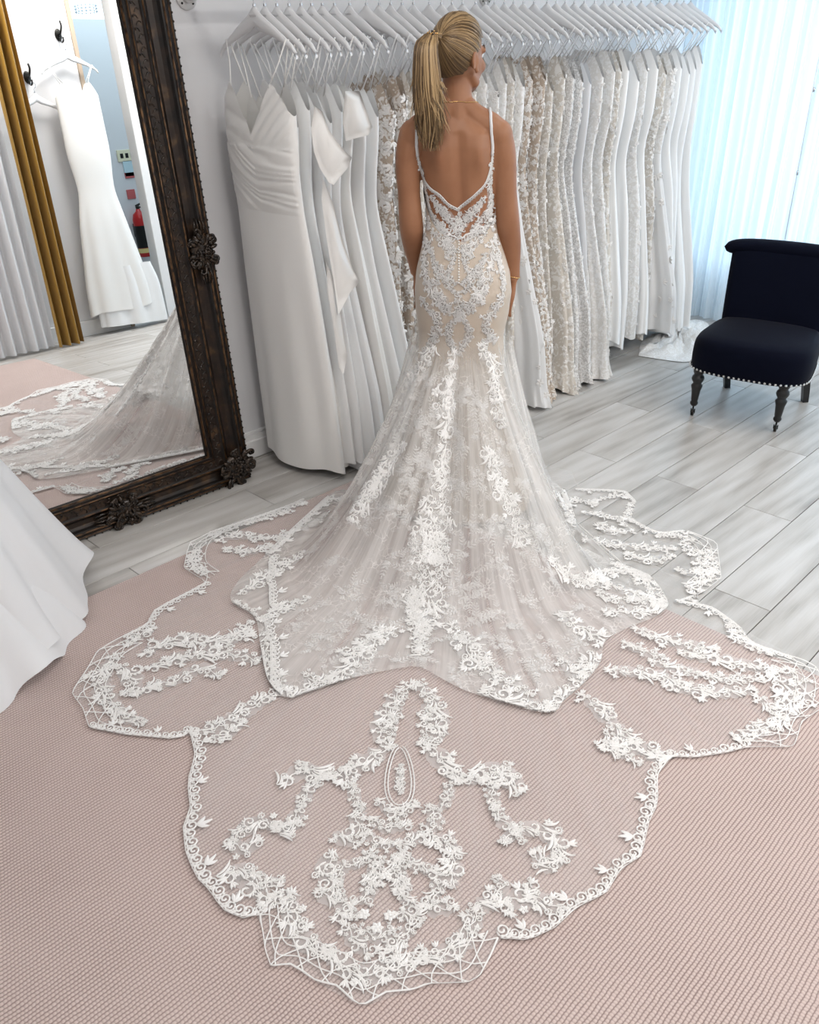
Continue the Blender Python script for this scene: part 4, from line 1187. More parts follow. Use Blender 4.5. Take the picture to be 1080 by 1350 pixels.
cartouche(MWD / 2, .062, 0, .095, 1); cartouche(MWD / 2, MHT - .062, 0, .095, 2)
cartouche(.055, MHT / 2 - .02, PI / 2, .090, 3); cartouche(MWD - .055, MHT / 2, PI / 2, .090, 4)
for k, (p, q) in enumerate(((.07, .075), (MWD - .07, .075), (.07, MHT - .075), (MWD - .07, MHT - .075))): cartouche(p, q, PI / 4 if k % 3 else -PI / 4, .105, 10 + k, True)
g0, g1 = MFR - .004, .0
gl = MB(); gx = g0 * MSX; gl.add([mw(gx, g0, g1), mw(MWD - gx, g0, g1), mw(MWD - gx, MHT - g0, g1), mw(gx, MHT - g0, g1)], [(0, 1, 2, 3)])
gl.build('mirror_glass', M['glass'], mirror, False)
bk_ = MB(); bk_.add([mw(x, y, h) for h in (-.026, -.004) for x, y in ((.02, .02), (MWD - .02, .02), (MWD - .02, MHT - .02), (.02, MHT - .02))], [(3, 2, 1, 0), (4, 5, 6, 7), (0, 1, 5, 4), (1, 2, 6, 5), (2, 3, 7, 6), (3, 0, 4, 7)])
bk_.build('backing_board', M['ebony'], mirror, False)


def rp(px, py, Y):                                   # what the mirror shows at a photo point, on the plane y = Y
    Q = onplane(px, py, MP0, MN); d = ray(px, py); d = d - 2 * (d @ MN) * MN; return Q + d * ((Y - Q[1]) / d[1])


# ------------------------------------------------------------------ gowns on hangers
RY = 2.72                                            # rail line


def rail_z(x): return 1.756 + .029 * (x - 2.124)     # top of the hanger necks


hm = MB(); hs = []
for i in range(41):
    y = -.212 + .424 * i / 40; u = abs(y) / .212
    zt = -.118 * u ** 1.12 - (.012 * max(0, (u - .9) / .1)); hgt = .046 * max(0, 1 - u) ** 1.5 + .019; tk = .0085 - .002 * u
    zt += .012 * math.exp(-(u / .1) ** 2)
    for a in range(8): ca, sa = cos(a * PI / 4 + PI / 8), sin(a * PI / 4 + PI / 8); hs.append((ca * tk, y, zt - hgt * .5 + sa * hgt * .5))
hm.add(hs, grid_faces(8, 41, True) + [tuple(range(8)), tuple(range(327, 319, -1))])
HGM = bpy.data.meshes.new('hanger_body'); HGM.from_pydata(hm.V, [], hm.F); HGM.materials.append(M['hanger']); HGM.polygons.foreach_set('use_smooth', np.ones(len(HGM.polygons), bool))
hk = MB(); pts = [(0, 0, .005), (0, 0, .03)] + [(0, -.001 + .019 * sin(t) * -1, .058 - .019 * cos(t)) for t in np.linspace(.2, 4.6, 16)]
hk.tube(pts, .0019, 6); hk.tube([(0, 0, .008), (0, 0, .016)], .005, 8)
HKM = bpy.data.meshes.new('hanger_hook'); HKM.from_pydata(hk.V, [], hk.F); HKM.materials.append(M['chrome'])
ik = MB(); ik.tube(spline([(-.0092, .018 - .036 * t, -.020 + .004 * sin(t * 26) * (1 - t * .4)) for t in np.linspace(0, 1, 30)], 60), .0006, 4)
IKM = bpy.data.meshes.new('hanger_lettering'); IKM.from_pydata(ik.V, [], ik.F); IKM.materials.append(M['ink'])
ORD = ['first', 'second', 'third', 'fourth', 'fifth', 'sixth', 'seventh', 'eighth', 'ninth', 'tenth', 'eleventh', 'twelfth', 'thirteenth', 'fourteenth', 'fifteenth', 'sixteenth', 'seventeenth', 'eighteenth', 'nineteenth', 'twentieth',
       'twenty-first', 'twenty-second', 'twenty-third', 'twenty-fourth']


def hanger(x, y, z, rz, label, group, ink=True):
    r_ = bpy.data.objects.new('clothes_hanger', None); COL.objects.link(r_); r_.location = (x, y, z); r_.rotation_euler = (0, 0, rz); r_.empty_display_size = .05
    for nm, me in (('hanger_body', HGM), ('hook', HKM)) + ((('lettering', IKM),) if ink else ()):
        o = bpy.data.objects.new(nm, me); COL.objects.link(o); o.parent = r_
    return tag(r_, label, 'hanger', group)


class Gown:
    """hanging gown; u runs along the hanger (front edge negative), w is its thickness"""
    def __init__(s, O, du, dw, ztop, zhem, wb, ww, wh, uf, ub, th, folds, amp, seed, lean=0.0, vdip=.10, hz=1.63, shift=0.0, sway=0.0, pleat=None, frill=0.0):
        s.__dict__.update(locals()); s.cache = None; s.r = random.Random(seed); s.ph = [s.r.random() * 6.28 for _ in range(4)]
        wz = s.r.uniform(-.05, .04); s.zk = np.array([0, .35, .88 + wz, 1.12 + wz, 1.33, 1.62]); s.fr = np.array([uf, uf * .8 - wh * .2, -wh, -ww, -wb, -wb * .97]); s.bk = np.array([ub, ub * .9 + wh * .1, wh, ww, wb, wb * .97])
        s.tk = np.array([th * 1.5, th * 1.25, th, th * .7, th * 1.05, th * .8])

    def prof(s, z):                                   # eased outline between the set heights
        if s.cache is None:
            zz = np.linspace(-.05, 1.75, 181); k = np.hanning(27); k /= k.sum(); s.cache = []
            for a in (s.fr, s.bk, s.tk):
                v = np.interp(zz, s.zk, a); s.cache.append(np.convolve(np.r_[np.full(13, v[0]), v, np.full(13, v[-1])], k, 'valid'))
        i = min(max((z + .05) * 100, 0), 179.5); j = int(i); q = i - j
        return tuple(c[j] * (1 - q) + c[j + 1] * q for c in s.cache)

    def topz(s, c):                                   # neckline by position across (-1..1)
        return s.ztop - s.vdip * max(0, 1 - abs(c) / .58) - .10 * max(0, (abs(c) - .6) / .4) ** 1.3

    def P(s, phi, z):
        c, n = cos(phi), sin(phi)
        f, b, t = s.prof(z)
        u = (f + b) / 2 + (b - f) / 2 * c; w = t * math.copysign(abs(n) ** .8, n)
        g = max(0, min(1, (1.08 - z) / .7)); k = s.folds
        rip = s.amp * g * (sin(k * phi + s.ph[0] + .5 * sin(z * 3)) + .6 * sin((k * 1.7 // 1 + 1) * phi + s.ph[1]) + .3 * sin(2 * phi + z * 4 + s.ph[2]))
        w += rip * n * 1.0 + rip * .25; u += rip * c * .6
        if s.frill and z < .16: q = ((.16 - z) / .16) ** 2 * s.frill; w += q * n * (1 + .8 * sin(19 * phi + s.ph[0])); u += q * c * (1 + .8 * sin(23 * phi + s.ph[1]))
        if s.pleat: w += s.pleat(u, z, n)
        dz = (1.25 - min(z, 1.25)) / 1.25
        w += s.lean * dz * (.4 + .6 * (1 - c) / 2) + s.shift * dz + s.sway * sin(z * 2.2 + s.ph[3]) * .012
        return s.O + s.du * u + s.dw * w + ZZ * (z - s.O[2])

    def surf(s, z0f, z1f, nphi, nz):
        V = []; uv = []
        for j in range(nz):
            for i in range(nphi):
                phi = 2 * PI * i / nphi; t = j / (nz - 1); z = z0f(phi) * (1 - t) + z1f(phi) * t; V.append(s.P(phi, z)); uv.append((i / nphi * .5, z))
        return V, grid_faces(nphi, nz, True), uv

    def make(s, label, m_b, m_s, group=None, lace=0, lace_m=None, nphi=56, straps=True, seedm=0, big=1.0):
        root = empty('bridal_gown', (s.O[0], s.O[1], s.zhem)); WZ = 1.10
        tz = lambda p: s.topz(cos(p)) if True else 0
        V, Fc, uv = s.surf(tz, lambda p: WZ, nphi, 14 if not s.pleat else 70); bo = mk('bodice', V, Fc, m_b, root, True, uv)
        hz_ = lambda p: s.zhem + .012 * sin(3 * p + s.ph[1]) + .02 * (1 + cos(p)) * .5
        V, Fc, uv = s.surf(lambda p: WZ + .002, hz_, nphi * 2, 30); mk('skirt', V, Fc, m_s, root, True, uv)
        if straps:
            for sg in (-1, 1):
                c = .56 * sg; zt = s.topz(c); hy = sg * .165; top = s.O + s.du * hy + ZZ * (s.hz + .028 - s.O[2])
                mb = MB()
                for q in (0, 1):
                    ph = math.acos(c) if q == 0 else 2 * PI - math.acos(c)
                    a = s.P(ph, zt - .008); mb.tube([a, (a + top) / 2 + s.dw * .002, top + s.dw * (.006 if q == 0 else -.006)], .0028, 5)
                mb.build('strap', m_b if m_b in (M['satin'], M['crepe']) else M['white'], root)
        if lace:
            lc = Lace(None, .0012, .0024, s.seed + 50); q = random.Random(s.seed)
            for k in range(lace):
                ph = q.uniform(.78 * PI, 1.62 * PI) ; z = q.uniform(s.zhem + .02, s.ztop - .08)
                a = s.P(ph, z); T = s.P(ph + .03, z) - a; B = s.P(ph, z + .01) - a
                T = Vector(T).normalized(); B = Vector(B).normalized(); N = T.cross(B).normalized()
                if N.dot(Vector(a - s.P(ph + PI, z))) < 0: N = -N
                B = N.cross(T); fr = (Vector(a), T, B, N); z_ = big * q.uniform(.6, 1.2)
                if q.random() < .55: lc.flower(fr, 0, 0, .019 * z_, 5)
                else:
                    a0 = q.random() * 6.28
                    for j in range(3): lc.leaf(fr, 0, 0, a0 + (j - 1) * .75, .030 * z_, .0135 * z_, 3)
            lc.build('lace_applique', lace_m or M['thread2'], root)['kind'] = 'stuff'
        return tag(root, label, 'wedding gown', group)


DU, DW = np.array([0, 1.0, 0]), np.array([1.0, 0, 0])
APX = [335, 349, 365, 381, 397, 411, 425, 441, 461, 483, 500, 515, 530, 545, 566, 582, 596, 610, 627, 640, 652, 665, 677, 690, 704, 721, 733, 745, 757, 770, 784, 796, 808, 820, 832, 845, 858, 870, 882, 892, 901, 910]
KIND = 'S s c c c c s c c N N I I W W I I W W W I T N N I I V V P W W I c c W c I T c c c c'.split()
DESC = dict(S='ivory satin gown with draped sweetheart bodice', s='ivory satin gown with thin straps', c='plain white crepe gown', N='nude lace gown with leafy white flowers', I='ivory lace gown with floral embroidery', W='white all-over lace gown',
            T='white tulle gown with flared sheer skirt', V='silvery beaded lace gown', P='white chiffon gown with a short overskirt')
MB_ = dict(S='satin', s='satin', c='crepe', N='lace_nude', I='lace_ivory', W='lace_white', T='lace_white', V='lace_silver', P='white')
gr = random.Random(11)


def pleat0(u, z, n):
    if n > 0: return 0.0
    k = min(1, -n * 3)
    if z > 1.33:
        a = (z + .95 * u) / .045 if u < 0 else (z - .3 * u) / .07
        return -k * .0045 * abs(sin(PI * a)) * min(1, (z - 1.33) / .03)
    a = (z - (.42 * u + 1.2 * u * u if u > 0 else .05 * u)) / .027; a += .35 * sin(a * 1.9) + .25 * sin(u * 14 + a)
    return -k * .0055 * abs(sin(PI * a)) ** .8 * min(1, (z - 1.10) / .03) if z > 1.10 else 0.0


GX = []
for i, px in enumerate(APX):
    x = float(ony(px, 10, RY)[0]); GX.append(x); z = rail_z(x); k = KIND[i]
    if i < 24: pos = ORD[i] + ' on the rail from the dark mirror'
    else: pos = ORD[len(APX) - 1 - i] + ' on the rail from the shop window'
    hanger(x, RY, z, gr.uniform(-.06, .06), 'white lacquered hanger, ' + pos, 'white hangers along the gown rail', ink=i < 9)
    O = np.array([x, RY, 0.0])
    last = i >= 31
    kw = dict(ztop=1.52 + gr.uniform(-.035, .03) + .08 * (x - 2.1) / 3, zhem=.015 if not last else gr.uniform(.05, .14), wb=gr.uniform(.125, .15), ww=gr.uniform(.10, .125), wh=gr.uniform(.14, .175),
              uf=-gr.uniform(.19, .28), ub=gr.uniform(.16, .21), th=.027, folds=gr.randint(5, 8), amp=.011, seed=100 + i, hz=z - .118, lean=gr.uniform(-.01, .03), vdip=gr.uniform(.03, .10), sway=gr.uniform(-1, 1))
    ms = M[MB_[k]]; la = 0; bg_ = 1.0
    if k == 'S': kw.update(ztop=1.535, wb=.195, ww=.185, wh=.195, uf=-.20, ub=.21, th=.042, amp=.010, folds=4, lean=.12, vdip=.165, shift=.02, zhem=.03, pleat=pleat0)
    if i in (1, 2, 3): kw.update(uf=-.15 - .03 * i, amp=.008, lean=.10 - .02 * i, shift=.05, zhem=.05)
    if i in (4, 5, 6, 7, 8): kw.update(uf=-.20 - .015 * i, amp=.009, lean=.05, shift=.03)
    if k == 'N': la, bg_ = 320, (.95 if i < 14 else .6); kw.update(uf=-.20)
    if k == 'I': la, bg_ = 200, .62
    if k == 'W': la, bg_ = 160, .5
    if k == 'V': la, bg_ = 240, .45
    if k == 'T': ms = M['tulle_w']; kw.update(uf=-.36, amp=.016, folds=9, th=.035); la = 60
    if k == 'P': kw.update(zhem=.36)
    if i > 14: kw['ztop'] += .03
    if 20 <= i <= 31: kw.update(frill=.022)
    if 22 <= i <= 30 and k != 'P': kw.update(uf=-gr.uniform(.24, .36))
    s_ = Gown(O, DU, DW, **kw)
    g = s_.make(DESC[k] + ', ' + pos, M[MB_[k]], ms, 'bridal gowns hanging on the rail', la, None, 60 if i else 180, True, 0, bg_)
    if i == 0: G0, g0_ = s_, g
    if i == 2: G2, g2_ = s_, g
    if i == 4: G4, g4_ = s_, g
    if i == 6: G6, g6_ = s_, g
    if k == 'P':                                      # longer lace underskirt
        s2 = Gown(O, DU, DW * .8, **{**kw, 'zhem': .015, 'uf': kw['uf'] - .02}); V, Fc, uv = s2.surf(lambda p: .6, lambda p: .015, 90, 16); mk('underskirt', V, Fc, M['lace_white'], g, True, uv)

def panel(name, px, Y0, dY, m, parent, thick=.004, bulge=.012):
    """stiff folded cloth panel: outline in the photo, standing at depth Y0 with its own thickness"""
    P = np.array([ony(x, y, Y0 + d) for (x, y, d) in px]); n = len(P); c = P.mean(0); nrm = -F0
    V = []
    for h in (0, 1):
        for f in (1.0, .66, .33):
            for p in P: V.append(c + (p - c) * f + nrm * (bulge * (1 - f * f)) * (1 if h == 0 else .8) + F0 * thick * h)
        V.append(c + nrm * bulge * (1 if h == 0 else .8) + F0 * thick * h)
    m_ = 3 * n + 1; Fc = []
    for h in (0, 1):
        b = h * m_; Fc += grid_faces(n, 3, True, b) + [(b + 2 * n + i, b + 2 * n + (i + 1) % n, b + 3 * n) for i in range(n)]
    Fc += [(i, (i + 1) % n, m_ + (i + 1) % n, m_ + i) for i in range(n)]
    return mk(name, V, Fc, m, parent)


panel('bow_loop', [(415, 140, 0), (425, 147, -.01), (434, 172, -.03), (448, 191, -.04), (464, 208, -.05), (458, 222, -.05), (440, 244, -.03), (433, 240, -.02), (422, 222, 0), (414, 200, .01), (410, 170, .01)], 2.50, 0, M['satin'], g4_, .006, .02)
panel('sash_tail', [(426, 235, 0), (440, 270, 0), (452, 318, 0), (465, 355, -.02), (474, 372, -.03), (462, 385, -.03), (446, 416, -.01), (440, 372, 0), (430, 310, .01), (424, 262, .01)], 2.46, 0, M['satin'], g4_, .006, .018)
panel('sash_fold', [(430, 345, 0), (446, 380, 0), (452, 430, 0), (458, 468, -.01), (453, 494, -.01), (447, 484, 0), (440, 430, 0), (432, 385, .01)], 2.47, 0, M['satin'], g2_, .005, .008)
panel('shoulder_fold', [(455, 120, 0), (474, 120, 0), (484, 148, -.02), (491, 168, -.03), (486, 178, -.03), (470, 182, -.02), (456, 186, 0), (452, 160, .01)], 2.50, 0, M['satin'], g6_, .008, .03)

# lace train pooled on the floor under the far gowns
tp = [onz(x, y) for x, y in ((842, 470), (868, 474), (904, 478), (926, 470), (936, 452), (934, 428), (915, 422), (892, 430), (862, 440), (846, 452))]
tp = np.array(tp); tc_ = tp.mean(0); V = []; nn = len(tp) * 6; edge_ = spline(np.vstack([tp, tp[:1]]), nn + 1)[:-1]; tr_ = random.Random(2)
for f in np.linspace(1, .0, 9)[:-1]:
    for i, p in enumerate(edge_):
        q = tc_ + (p - tc_) * f; V.append((q[0], q[1], .004 + (1 - f ** 3) * (.034 + .026 * sin(i * .9 + f * 7) + .020 * sin(i * 2.1 - f * 9))))
V.append((tc_[0], tc_[1], .03)); Fc = grid_faces(nn, 8, True) + [(7 * nn + i, 7 * nn + (i + 1) % nn, 8 * nn) for i in range(nn)]
pt = mk('lace_train', V, Fc, M['lace_white']); tag(pt, 'white lace train pooled on the floor behind the navy chair', 'lace train')

# rail with wall flanges
rr = empty('gown_rail', (GX[0] - .06, RY, rail_z(GX[0]) + .04)); xa, xb = GX[0] - .10, GX[-1] + .16
MB().tube([(xa, RY, rail_z(xa) + .058), ((xa + xb) / 2, RY, rail_z((xa + xb) / 2) + .058), (xb, RY, rail_z(xb) + .058)], .0165, 14).build('pipe', M['trim'], rr)
for x in (xa + .02, GX[24] - .01, xb - .03):
    z = rail_z(x) + .058
    MB().tube([(x, RY, z), (x, RY1 - .006, z - .012)], .016, 12).build('arm', M['trim'], rr)
    f_ = MB(); f_.tube([(x, RY1 - .001, z - .012), (x, RY1 - .009, z - .012)], .043, 24); f_.tube([(x, RY1 - .009, z - .012), (x, RY1 - .035, z - .012)], .023, 16)
    fo = f_.build('flange', M['trim'], rr)
    for q in range(4): a = PI / 4 + q * PI / 2; MB().ball((x + .032 * cos(a), RY1 - .0095, z - .012 + .032 * sin(a)), .0042, 8, 6).build('screw', M['dark'], fo)
tag(rr, 'white pipe clothes rail on wall flanges holding the gowns', 'clothes rail')

# ------------------------------------------------------------------ chair
CC = np.array([3.995, 1.593, 0]); cF = np.array([-.98, -.2, 0]); cF /= np.linalg.norm(cF); cR = np.array([-cF[1], cF[0], 0]); cR = -cR if cR[1] > 0 else cR


def cw(l, d, z): return CC + cR * l + cF * d + ZZ * z


ch = empty('slipper_chair', tuple(cw(0, -.25, 0)))
tag(ch, 'low navy velvet slipper chair with rolled back and turned black legs', 'chair')
V = []; nS = 64
lev = [(.236, .94), (.245, .985), (.262, 1.0), (.30, 1.005), (.345, 1.0), (.372, .985), (.392, .95), (.404, .88), (.412, .72), (.418, .45), (.42, .2)]
for z, f in lev:
    for i in range(nS):
        a = 2 * PI * i / nS; e = 2 / 4.2; x = math.copysign(abs(cos(a)) ** e, cos(a)); y = math.copysign(abs(sin(a)) ** e, sin(a))
        wd_ = .290 - .035 * (1 - y) / 2; V.append(cw(.015 + x * wd_ * f, -.235 + y * .285 * f + .018 * (y > 0) * (1 - x * x), z))
V.append(cw(0, -.235, .421)); Fc = grid_faces(nS, len(lev), True) + [((len(lev) - 1) * nS + i, (len(lev) - 1) * nS + (i + 1) % nS, len(lev) * nS) for i in range(nS)] + [tuple(range(nS - 1, -1, -1))]
seat = mk('seat', V, Fc, M['velvet'], ch)
# nailheads along the lower edge of the seat
nm_ = bpy.data.meshes.new('nailhead'); q_ = MB().ball((0, 0, 0), .0062, 8, 6); nm_.from_pydata(q_.V, [], q_.F); nm_.materials.append(M['nail'])
nl = []
for i in range(600):
    a = PI * (-.06 + 1.12 * i / 599); e = 2 / 4.2; x = math.copysign(abs(cos(a)) ** e, cos(a)); y = math.copysign(abs(sin(a)) ** e, sin(a)); wd_ = .290 - .035 * (1 - y) / 2 + .003
    nl.append(cw(.015 + x * wd_, -.235 + y * .288 + .018 * (y > 0) * (1 - x * x), .250))
nl = np.array(nl); sl = np.r_[0, np.cumsum(np.linalg.norm(np.diff(nl, axis=0), axis=1))]
for d_ in np.arange(0, sl[-1], .0235):
    o = bpy.data.objects.new('nailhead', nm_); COL.objects.link(o); o.parent = seat; o.location = np.array([np.interp(d_, sl, nl[:, k]) for k in range(3)]) - OFF[ch.name]
# back
V = []; nb, mbk = 28, 22
for sd in (1, -1):
    for j in range(mbk):
        t = j / (mbk - 1); z = .36 + .37 * t; w = .225 + .022 * t
        for i in range(nb):
            u = -1 + 2 * i / (nb - 1); ed = (1 - abs(u) ** 6) ** .5; d = -.455 - .075 * t - .02 * t * t + .03 * (u * u) * .6; th_ = (.055 - .012 * t) * ed
            V.append(cw(.018 + u * w * 1.10, d + sd * th_, z))
Fc = grid_faces(nb, mbk) + [f[::-1] for f in grid_faces(nb, mbk, False, nb * mbk)]
mk('backrest', V, Fc, M['velvet'], ch)
V = []; nb2 = 40
for i in range(nb2):
    u = -1 + 2 * i / (nb2 - 1); k = (1 - abs(u) ** 7) ** .5
    for q in range(18):
        a = 2 * PI * q / 18; V.append(cw(.018 + u * .318, -.545 + .055 * cos(a) * k + .02 * u * u - .014, .728 + .042 * sin(a) * k + .012 * (1 - u * u)))
mk('back_roll', V, grid_faces(18, nb2, True) + [tuple(range(18)), tuple(range(18 * nb2 - 1, 18 * nb2 - 19, -1))], M['velvet'], ch)
LEGP = [(.012, .052), (.015, .056), (.019, .062), (.0195, .070), (.015, .078), (.017, .085), (.022, .135), (.027, .152), (.0275, .160), (.021, .168), (.020, .173), (.027, .183), (.031, .195), (.028, .207), (.021, .215), (.023, .222), (.027, .228), (.027, .246)]
for l in (-.2, .2):
    b_ = cw(l, 0, 0); lg = MB().lathe(LEGP, 18, tuple(b_)).build('leg', M['black'], ch)
    cs = MB(); cs.tube([b_ + ZZ * .055, b_ + ZZ * .034], .0045, 8); cs.tube([b_ + cR * -.006 + ZZ * .016, b_ + cR * .006 + ZZ * .016], .016, 16)
    for s_ in (-1, 1): cs.tube([b_ + cR * .009 * s_ + ZZ * .036, b_ + cR * .009 * s_ + ZZ * .014], .0025, 6)
    cs.build('caster', M['dark'], lg)
for l in (-.16, .24):
    P = np.array([cw(l - .01, -.44, .25), cw(l - .01, -.445, .17), cw(l, -.465, .09), cw(l + .006, -.50, .0)]); MB().tube(spline(P, 10), np.linspace(.027, .0205, 10), 4).build('leg', M['black'], ch, False)

# ------------------------------------------------------------------ full-skirted gown standing beside the mirror
WC = np.array([.50, 2.60, 0.0]); wg = empty('ball_gown', tuple(WC))
tag(wg, 'full-skirted plain white gown standing beside the dark mirror', 'wedding gown')


def full(rad, z_hem, z_top, rt, phs, amp, seed, pw=1.0):
    V = []; n, m = 220, 34; uv = []; RA = np.array([float(rad(2 * PI * i / n)) for i in range(n)]); RA = np.convolve(np.r_[RA[-12:], RA, RA[:12]], np.hanning(15) / np.hanning(15).sum(), 'same')[12:-12]
    for j in range(m):
        t = j / (m - 1); z = z_top * (1 - t) + z_hem * t
        for i in range(n):
            a = 2 * PI * i / n; r = rt + (RA[i] - rt) * t ** pw
            r += amp * t * t * (sin(13 * a + phs) + .6 * sin(7 * a + 2.2 * phs) + .35 * sin(23 * a + phs)) ; zz = z + (.045 * max(0, sin(7 * a + phs + .6)) * t ** 8)
            V.append((WC[0] + r * cos(a), WC[1] + r * sin(a), zz)); uv.append((i / n, t))
    return V, grid_faces(n, m, True), uv


V, Fc, uv = full(lambda a: np.interp((a + PI) % (2 * PI) - PI, (-PI, -1.26, -.97, -.2, 0, .2, .5, 1.0, 1.57, 2.2, PI), (.42, .39, .45, .55, .58, .71, .52, .32, .33, .37, .42)), .03, 1.06, .12, 1.15, .022, 1, .92); mk('outer_skirt', V, Fc, M['white'], wg, True, uv)
V, Fc, uv = full(lambda a: .35 + .15 * max(0, cos(a + .8)), .012, .55, .24, 2.3, .014, 2); mk('underskirt', V, Fc, M['white'], wg, True, uv)
V = []
for j, (z, a_, b_) in enumerate(((1.05, .122, .10), (1.12, .125, .10), (1.22, .15, .115), (1.30, .165, .13), (1.36, .155, .125), (1.38, .15, .12))):
    for i in range(40): a = 2 * PI * i / 40; V.append((WC[0] + a_ * cos(a), WC[1] + b_ * sin(a), z + (.03 * sin(a * 2) if j > 3 else 0)))
mk('bodice', V, grid_faces(40, 6, True), M['crepe'], wg)
st = MB(); st.tube([(WC[0], WC[1], .02), (WC[0], WC[1], 1.05)], .018, 10); st.lathe([(.0, .03), (.02, .03), (.17, .018), (.18, .0135), (.0, .0135)], 24, tuple(WC)); st.build('stand', M['dark'], wg)
tf = MB(); tf.lathe([(.0, 1.5), (.045, 1.495), (.05, 1.46), (.055, 1.43), (.12, 1.40), (.145, 1.36), (.15, 1.28), (.115, 1.10), (.0, 1.08)], 28, tuple(WC)); tf.build('dress_form', M['white'], wg)

# ------------------------------------------------------------------ wall across the room, seen in the mirror
BY = RY0
XS = float(rp(103, 90, BY)[0]); XD = float(rp(172, 130, BY)[0])
wfz = MB(); wfz.box((RX0, BY - .12, -.06), (XS, BY, RZ)); wfz.box((XD, BY - .12, -.06), (RX1, BY, RZ)); wfz.box((XS, BY - .12, 2.55), (XD, BY, RZ))
struct('wall_front', wfz, M['wall'], 'white wall with coat hooks opposite the gown rail')
struct('trim_1', MB().box((XS - .004, BY - .125, 0), (XS + .03, BY + .01, 2.55), .003), M['oak'], 'pale oak edge of the doorway')
struct('trim_2', MB().box((XD - .03, BY - .125, 0), (XD + .06, BY + .012, 2.55), .003), M['trim'], 'white door casing')
struct('baseboard_front', MB().box((RX0, BY, 0), (XS - .01, BY + .016, .12), .003), M['trim'], 'white skirting board below the coat hooks')
# room beyond
SY = -3.0
sr = MB(); sr.box((XS - 1.4, SY - .1, -.06), (XD + 2.2, SY, RZ)); sr.box((XD + 2.1, SY, -.06), (XD + 2.2, BY - .12, RZ)); sr.box((XS - 1.5, SY, -.06), (XS - 1.4, BY - .12, RZ))
struct('wall_side', sr, M['wall'], 'pale blue lit walls of the room beyond the doorway')
struct('floor_side', MB().box((XS - 1.4, SY, -.06), (XD + 2.1, BY, -.002)), M['sidefloor'], 'grey floor of the room beyond the doorway')
for nm, px, hw, hh, mm, lab in (('wall_sign', (167, 205), .10, .055, 'signy', 'cream notice with three dark marks on the far wall'), ('notice', (170, 222), .055, .075, 'signb', 'pale blue notice under the cream one'), ('notice', (171, 231), .05, .028, 'signr', 'narrow red notice under the pale blue one'), ('notice', (173, 256), .045, .045, 'signr', 'small square red notice above the fire extinguisher')):
    c = rp(*px, SY + .008); o = MB().box((c[0] - hw, SY + .001, c[2] - hh), (c[0] + hw, SY + .012, c[2] + hh), .002).build(nm, M[mm], None, False); tag(o, lab, 'sign')
    if nm == 'wall_sign':
        for k in (-1, 0, 1): MB().box((c[0] + k * .055 - .016, SY + .010, c[2] - .022), (c[0] + k * .055 + .016, SY + .0135, c[2] + .022)).build('mark', M['dark'], o, False)
c = rp(188, 305, SY + .1); zc = c[2]; fe = empty('fire_extinguisher', (c[0], SY + .09, zc - .25))
MB().lathe([(.0, -.25), (.068, -.25), (.074, -.235), (.074, .12), (.06, .17), (.025, .20), (.02, .22), (0, .22)], 24, (c[0], SY + .09, zc)).build('cylinder', M['red'], fe)
MB().lathe([(.0755, -.16), (.0755, .06)], 24, (c[0], SY + .09, zc)).build('dark_band', M['dark'], fe); MB().lathe([(.0757, -.21), (.0757, -.165)], 24, (c[0], SY + .09, zc)).build('paper_band', M['label'], fe)
v_ = MB(); v_.tube([(c[0], SY + .09, zc + .21), (c[0], SY + .09, zc + .255)], .018, 10); v_.tube([(c[0] - .02, SY + .09, zc + .25), (c[0] + .09, SY + .09, zc + .285)], .01, 8); v_.tube([(c[0] - .02, SY + .09, zc + .235), (c[0] + .09, SY + .09, zc + .235)], .008, 8); v_.build('valve', M['dark'], fe)
MB().box((c[0] - .05, SY + .004, zc - .05), (c[0] + .05, SY + .03, zc + .08)).build('bracket', M['dark'], fe, False)
tag(fe, 'red fire extinguisher hung on the wall beyond the doorway', 'fire extinguisher')
c = rp(208, 395, -2.0); o = MB().box((XS + .3, -2.2, -.002), (XD + .5, -1.6, .010), .003).build('floor_mat', M['mat_'], None, False); tag(o, 'grey blue door mat beyond the doorway', 'mat')


def hook(px, label):
    c = rp(*px, BY + .005); r_ = empty('coat_hook', (c[0], BY, c[2])); x, z = c[0], c[2]
    MB().ball((x, BY + .004, z), (.026, .008, .042), 16, 10).build('plate', M['dark'], r_)
    MB().tube(spline([(x, BY + .005, z), (x, BY + .05, z + .01), (x, BY + .085, z + .05), (x, BY + .075, z + .08)], 14), np.linspace(.009, .007, 14), 8).build('upper_prong', M['dark'], r_)
    MB().tube(spline([(x, BY + .005, z - .02), (x, BY + .04, z - .05), (x, BY + .07, z - .045), (x, BY + .075, z - .02)], 14), np.linspace(.008, .006, 14), 8).build('lower_prong', M['dark'], r_)
    tag(r_, label, 'hook'); return c


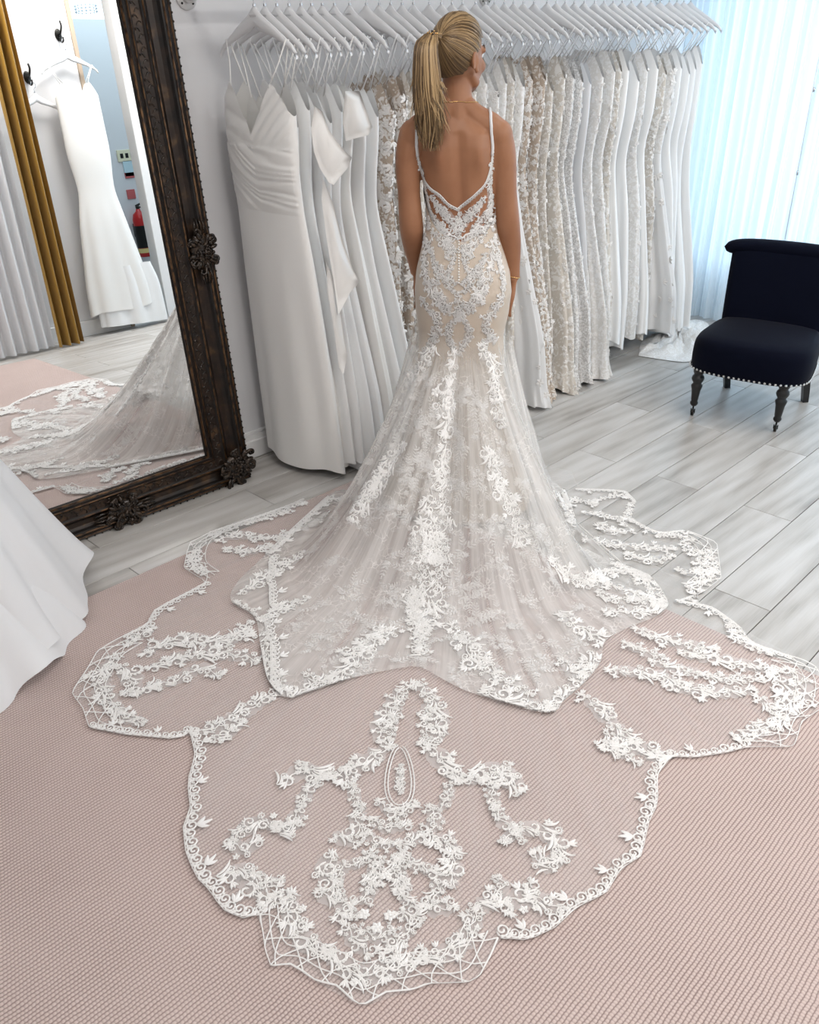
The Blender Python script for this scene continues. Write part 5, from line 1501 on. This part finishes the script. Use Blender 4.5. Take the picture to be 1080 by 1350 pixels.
h1 = hook((77, 46), 'dark metal coat hook beside the doorway, holding a gown'); h2 = hook((36, 102), 'dark metal coat hook beside the gold drape, holding an empty hanger')
hanger(h1[0], BY + .075, h1[2] - .115, PI / 2, 'white hanger carrying the satin gown on the coat hook', 'hangers on the coat hooks', False)
hanger(h2[0], BY + .075, h2[2] - .115, PI / 2 - .15, 'empty white hanger on the coat hook beside the gold drape', 'hangers on the coat hooks', False)
zt = h1[2] - .115
gw = Gown(np.array([h1[0], BY + .10, 0]), np.array([1.0, 0, 0]), np.array([0, -1.0, 0]), ztop=zt - .20, zhem=.16, wb=.17, ww=.14, wh=.19, uf=-.26, ub=.30, th=.035, folds=5, amp=.010, seed=77, vdip=.16, hz=zt - .118)
g = gw.make('white satin gown with lace side straps hung from a coat hook', M['satin'], M['satin'], None, 0)
s2 = Gown(np.array([h1[0] + .03, BY + .10, 0]), np.array([1.0, 0, 0]), np.array([0, -.9, 0]), ztop=1.3, zhem=.02, wb=.15, ww=.12, wh=.17, uf=-.22, ub=.36, th=.033, folds=7, amp=.012, seed=78, hz=1.5)
V, Fc, uv = s2.surf(lambda p: .5, lambda p: .02 + .02 * (1 - cos(p)), 90, 14); mk('underskirt', V, Fc, M['crepe'], g, True, uv)


def drape(name, x0, x1, y, z0, z1, k, amp, m, label, gather=0.0):
    V = []; n, mm = 120, 14
    for sd in (0, 1):
        for j in range(mm):
            t = j / (mm - 1); z = z1 + (z0 - z1) * t
            for i in range(n):
                u = i / (n - 1); cx = (x0 + x1) / 2; w = (x1 - x0) * (1 - gather * sin(PI * min(1, t * 1.1)))
                V.append((cx + (u - .5) * w, y + amp * sin(u * 2 * PI * k + .6 * sin(t * 3)) + .4 * amp * sin(u * 17 + t * 2) - sd * .004, z))
    Fc = grid_faces(n, mm) + [f[::-1] for f in grid_faces(n, mm, False, n * mm)]
    o = mk(name, V, Fc, m); tag(o, label, 'curtain'); return o


cg = rp(58, 300, BY + .24); drape('drape', cg[0] - .10, cg[0] + .10, BY + .24, .01, 2.45, 3, .035, M['goldcloth'], 'narrow gold satin drape hanging beside the coat hooks')
drape('drape', cg[0] - .62, cg[0] - .13, BY + .24, .02, 2.45, 6, .03, M['white'], 'white satin drape hanging beside the gold one')
# crystal chandelier in the room beyond
c = rp(112, 5, -2.2); cz = c[2] + .02; cx = c[0]; cn = empty('chandelier', (cx, -2.2, cz + .2))
MB().tube([(cx, -2.2, RZ), (cx, -2.2, cz + .22)], .006, 6).build('stem', M['chrome'], cn)
for r_, z in ((.22, .2), (.16, .1), (.09, .0)): MB().tube([(cx + r_ * cos(t), -2.2 + r_ * sin(t), cz + z) for t in np.linspace(0, 2 * PI, 30)], .006, 6).build('ring', M['chrome'], cn)
cb = MB()
for r_, z, n in ((.22, .2, 40), (.16, .1, 30), (.09, .0, 16)):
    for i in range(n):
        a = 2 * PI * i / n
        for q in range(4): cb.ball((cx + r_ * cos(a), -2.2 + r_ * sin(a), cz + z - .022 * (q + .6)), .009, 6, 4)
o = cb.build('crystal_strands', M['crystal'], cn); o['kind'] = 'stuff'
tag(cn, 'crystal bead chandelier beyond the doorway', 'chandelier')
